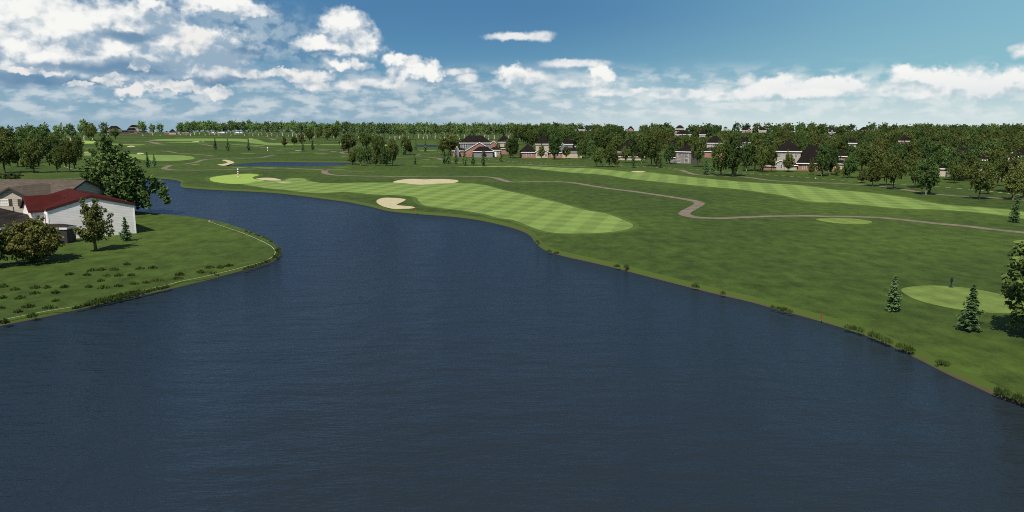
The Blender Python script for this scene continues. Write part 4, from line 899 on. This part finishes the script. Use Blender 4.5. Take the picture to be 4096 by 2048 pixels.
# ------------------------------------------------------------------ grass tufts and shore reeds
def tuftmesh(seed, w=0.54, h=0.5, n=150):
    rg = random.Random(seed); mb = MB()
    for _ in range(n):
        a = rg.uniform(0, 6.283); q = w*0.94*rg.random()**0.95; b_ = Vector((math.cos(a)*q, math.sin(a)*q*0.75, -0.03))
        hh = h*0.8*rg.uniform(0.45, 1.1)*(1-0.35*(q/w)); ln_ = Vector((rg.uniform(-1, 1), rg.uniform(-1, 1), 0))*0.22*hh + Vector((math.cos(a), math.sin(a), 0))*0.16*hh*(q/w)
        t = rg.uniform(0, 3.14); s_ = Vector((math.cos(t), math.sin(t), 0))*rg.uniform(0.022, 0.04)
        m_ = b_ + ln_*0.4 + Vector((0, 0, hh*0.6)); mb.face((b_-s_, b_+s_, m_+s_*0.8, m_-s_*0.8)); mb.face((m_-s_*0.8, m_+s_*0.8, b_+ln_+Vector((0, 0, hh))))
    return mb.mesh('tuft', M['tuft_leaf'])
TM = [tuftmesh(340+i, n=190) for i in range(4)]; RM = [tuftmesh(320+i, 0.6, 0.85, 120) for i in range(3)]
def tuft(px, py, label, group, ms=TM, s_=1.0, z_=0.0, name='grass_tuft', cat='grass tuft'):
    o = bpy.data.objects.new(name, ms[rng.randrange(len(ms))]); C.objects.link(o); o.location = at(px, py, z_)
    o.rotation_euler = (0, 0, rng.uniform(0, 6.28)); k_ = s_*rng.uniform(0.85, 1.15); o.scale = (k_, k_, k_*rng.uniform(0.85, 1.1))
    tag(o, label, cat, group); return o
TROWS = [('the row before the shrub', [(278, 1099), (348, 1102)]), ('the top row below the barn', [(369, 1083.6), (407, 1080.5), (455, 1080.5)]), ('the pair below the little spruce', [(560, 1076), (612, 1073)]),
         ('the second row below the maple', [(404, 1125), (428, 1105), (475, 1104.5), (525, 1102)]), ('the long slanting row', [(355, 1149), (414, 1153.5), (475, 1146), (536, 1136.5), (585, 1132), (630, 1124)]), ('the pair near the unbroken line', [(711, 1116), (720, 1101)]),
         ('the flat row by the tree shade', [(140, 1153.5), (189, 1152), (259, 1149)]), ('the shaded cluster at the picture edge', [(15, 1147), (59, 1160), (12, 1192), (81, 1194)]), ('the lower pair of the meadow', [(140, 1175), (223, 1172)]),
         ('the scatter above the white line', [(113, 1229.6), (74, 1248), (199, 1233), (2, 1234)]), ('the tufts on the white line', [(130, 1265), (18, 1290)]), ('the last few before the point', [(803, 1091), (838, 1072), (852, 1093), (880, 1072), (915, 1065)])]
for nm, lst in TROWS:
    for i, (a, b_) in enumerate(lst): tuft(a, b_, f"dark grass tuft, {ORD[i]} along {nm}", 'grass tufts on the lawn', TM[:3], s_=1.24)
tuft(508, 1059, 'lone dark grass tuft uppermost on the lawn below the barn', 'grass tufts on the lawn', s_=1.24); tuft(223, 1205, 'lone dense grass tuft low on the lawn', 'grass tufts on the lawn', s_=1.1)
def along(pts, step, jit, rg):
    out_ = []; acc = 0
    for (a, b_) in zip(pts, pts[1:]):
        L = math.hypot(b_[0]-a[0], b_[1]-a[1]); t = -acc
        while t + step <= L:
            t += step; f = t/L; out_.append((a[0]+(b_[0]-a[0])*f + rg.uniform(-jit, jit), a[1]+(b_[1]-a[1])*f + rg.uniform(-jit*0.3, jit*0.3)))
        acc = L - t
    return out_
rr_ = random.Random(9)
SH = [('along the lawn edge below the meadow', along([(290, 1238), (420, 1207), (560, 1176), (670, 1150)], 13, 4, rr_) + along([(340, 1220), (450, 1192), (570, 1163)], 17, 5, rr_)),
      ('along the shore before the point', along([(965, 1082), (1040, 1061), (1085, 1042)], 15, 4, rr_)), ('massed at the tip of the point', along([(1098, 1036), (1117, 1016), (1117, 998)], 9, 5, rr_) + [(1102, 1024), (1108, 1005), (1100, 1030)]),
      ('on the back shore of the point', [(985, 930), (1003, 934), (1022, 941), (1035, 946), (1056, 952), (1070, 958), (1083, 967)])]
for nm, lst in SH:
    for i, (a, b_) in enumerate(lst):
        tuft(a, b_, f"dark shore reeds {nm}, one of a dense band", f"shore reeds {nm}", RM, 0.72, -0.06, 'reed_clump', 'reeds')
RS = [((2150, 969), 'alone at the lake bend'), ((2196, 1009), 'nearer the bend, in the pair'), ((2226, 1014), 'farther from the bend, in the pair'), ((2468, 1067), 'nearer the lake bend, second pair'), ((2506, 1071), 'farther from the lake bend, second pair'), ((2782, 1148), 'alone below the wide rough'), ((2890, 1176), 'alone just past the wide rough')]
for (a, b_), nm in RS: tuft(a, b_, f"dark reed clump on the far bank, {nm}", 'reeds on the far bank', RM, 0.85, -0.05, 'reed_clump', 'reeds')
for nm, lst, s_ in (('before the red stake', [(3090, 1231), (3112, 1236), (3135, 1242), (3158, 1249)], 0.85), ('just past the red stake', [(3390, 1312), (3415, 1318), (3442, 1326)], 1.0), ('the tall clump below the slender spruce', [(3490, 1345), (3512, 1353), (3535, 1362), (3552, 1370)], 1.25), ('after the tall clump', [(3598, 1388), (3618, 1394), (3640, 1402)], 1.1), ('by the brown bank', [(3762, 1452), (3788, 1458)], 0.9), ('at the picture corner', [(3992, 1566), (4018, 1576), (4044, 1586), (4070, 1594), (4096, 1604), (4120, 1612)], 1.0)):
    for i, (a, b_) in enumerate(lst): tuft(a, b_, f"dark reed clump, {ORD[i]} in the group {nm}", 'reeds on the near bank', RM, s_*0.82, -0.04, 'reed_clump', 'reeds')

# ------------------------------------------------------------------ poles, stakes, tee posts
def striped(px, base, hp, wp, n, label):
    k_ = mpp(base); h_, r_ = hp*k_, wp*k_/2; t = tag(empty('striped_pole', at(px, base)), label, 'striped pole', 'striped target poles')
    for i in range(n):
        mb = MB(); z0, z1 = h_*i/n, h_*(i+1)/n; rr = r_*(1.0 if (n-1-i) % 2 == 0 else 0.97)
        mb.tube([(0, 0, z0 + (0 if i == 0 else 0.002)), (0, 0, z1)], [rr, rr], 14); mb.build('band', M['white'] if (n-1-i) % 2 == 0 else M['red'], t)
    mb = MB(); mb.tube([(0, 0, h_), (0, 0, h_+r_*0.5)], [r_*0.85, r_*0.2], 14); mb.build('cap', M['white'], t)
striped(953, 706.5, 31, 5.0, 7, 'tall red and white banded pole on the near green'); striped(1071, 602, 13, 4.6, 5, 'short banded pole standing alone on the distant rough'); striped(1373.5, 604.5, 10, 4.2, 4, 'short banded pole below the russet maple'); striped(1363, 577.5, 6, 2.4, 3, 'tiny banded pole at the edge of the oak clump')
def stake(px, base, hp, label, m, wp, nm='stake'):
    k_ = mpp(base); h_, w_ = hp*k_, wp*k_/2; mb = MB()
    mb.box(-w_, w_, -w_, w_, -0.1, h_*0.93); b = len(mb.v)
    mb.face(((-w_, -w_, h_*0.93), (w_, -w_, h_*0.93), (0, 0, h_))); mb.face(((w_, -w_, h_*0.93), (w_, w_, h_*0.93), (0, 0, h_))); mb.face(((w_, w_, h_*0.93), (-w_, w_, h_*0.93), (0, 0, h_))); mb.face(((-w_, w_, h_*0.93), (-w_, -w_, h_*0.93), (0, 0, h_)))
    o = mb.build(nm, m); o.location = at(px, base); tag(o, label, 'stake', 'white boundary stakes' if m is M['line'] else 'red hazard stakes'); return o
for a, b_, h_, lb, w_ in ((837, 889, 8, 'white stake where the shore line ends behind the point', 2.4), (855, 1094, 7, 'white stake in the reeds beside the unbroken line', 2.6), (229, 684, 5, 'white stake under the shore oaks', 1.6), (2484, 664, 3.4, 'white stake on the dashed line near the maples', 1.6), (3261, 715, 5, 'white stake on the dashed line below the lindens', 1.5), (876, 544.5, 8, 'tall white post before the birch belt', 1.0)): stake(a, b_, h_, lb, M['line'], w_)
for a, b_, h_, lb, w_ in ((3286, 1274, 23, 'red stake on the near bank between reed clumps', 3.0), (2090.5, 922, 9, 'red stake below the tip of the big fairway', 2.0), (1663, 848, 12, 'red stake below the crescent bunker', 2.0), (1372, 801, 6, 'red stake on the bank midway along the fairway', 1.8), (998, 765, 6, 'red stake on the bank below the striped green', 1.8)): stake(a, b_, h_, lb, M['stake_red'], w_)
def washer(px, base, hp, label):
    k_ = mpp(base); s_ = hp*k_/1.15; t = tag(empty('ball_washer', at(px, base), 0.3), label, 'ball washer', 'ball washers beside the tees'); t.scale = (s_, s_, s_)
    mb = MB(); mb.tube([(0, 0, 0.0), (0, 0, 0.05)], [0.30, 0.28], 16); mb.build('foot', M['dark_green'], t)
    mb = MB(); mb.tube([(0, 0, 0.05), (0.03, 0, 0.62)], [0.05, 0.06], 10); mb.build('post', M['dark_green'], t)
    mb = MB(); mb.tube([(0.03, 0, 0.58), (0.04, 0, 0.66), (0.06, 0, 1.02), (0.06, 0, 1.08)], [0.07, 0.14, 0.15, 0.10], 12); hd = mb.build('head', M['dark_green'], t)
    mb = MB(); mb.tube([(0.06, 0, 1.06), (0.06, 0, 1.15)], [0.03, 0.03], 8); mb.tube([(-0.03, 0, 1.13), (0.15, 0, 1.13)], [0.035, 0.035], 8); mb.build('handle', M['dark_green'], hd)
washer(3803, 1149, 40, 'dark green ball washer on the edge of the big tee box')
for a, b_, h_, lb in ((1743, 659, 4, 'ball washer by the tee near the young spruces'), (1269, 668, 5, 'ball washer by the pond bank'), (1005, 668.5, 6, 'ball washer before the pond'), (1016.6, 608, 4, 'ball washer by a distant tee strip'), (1305.6, 615.5, 6, 'ball washer behind the pond tee')): washer(a, b_, h_, lb)
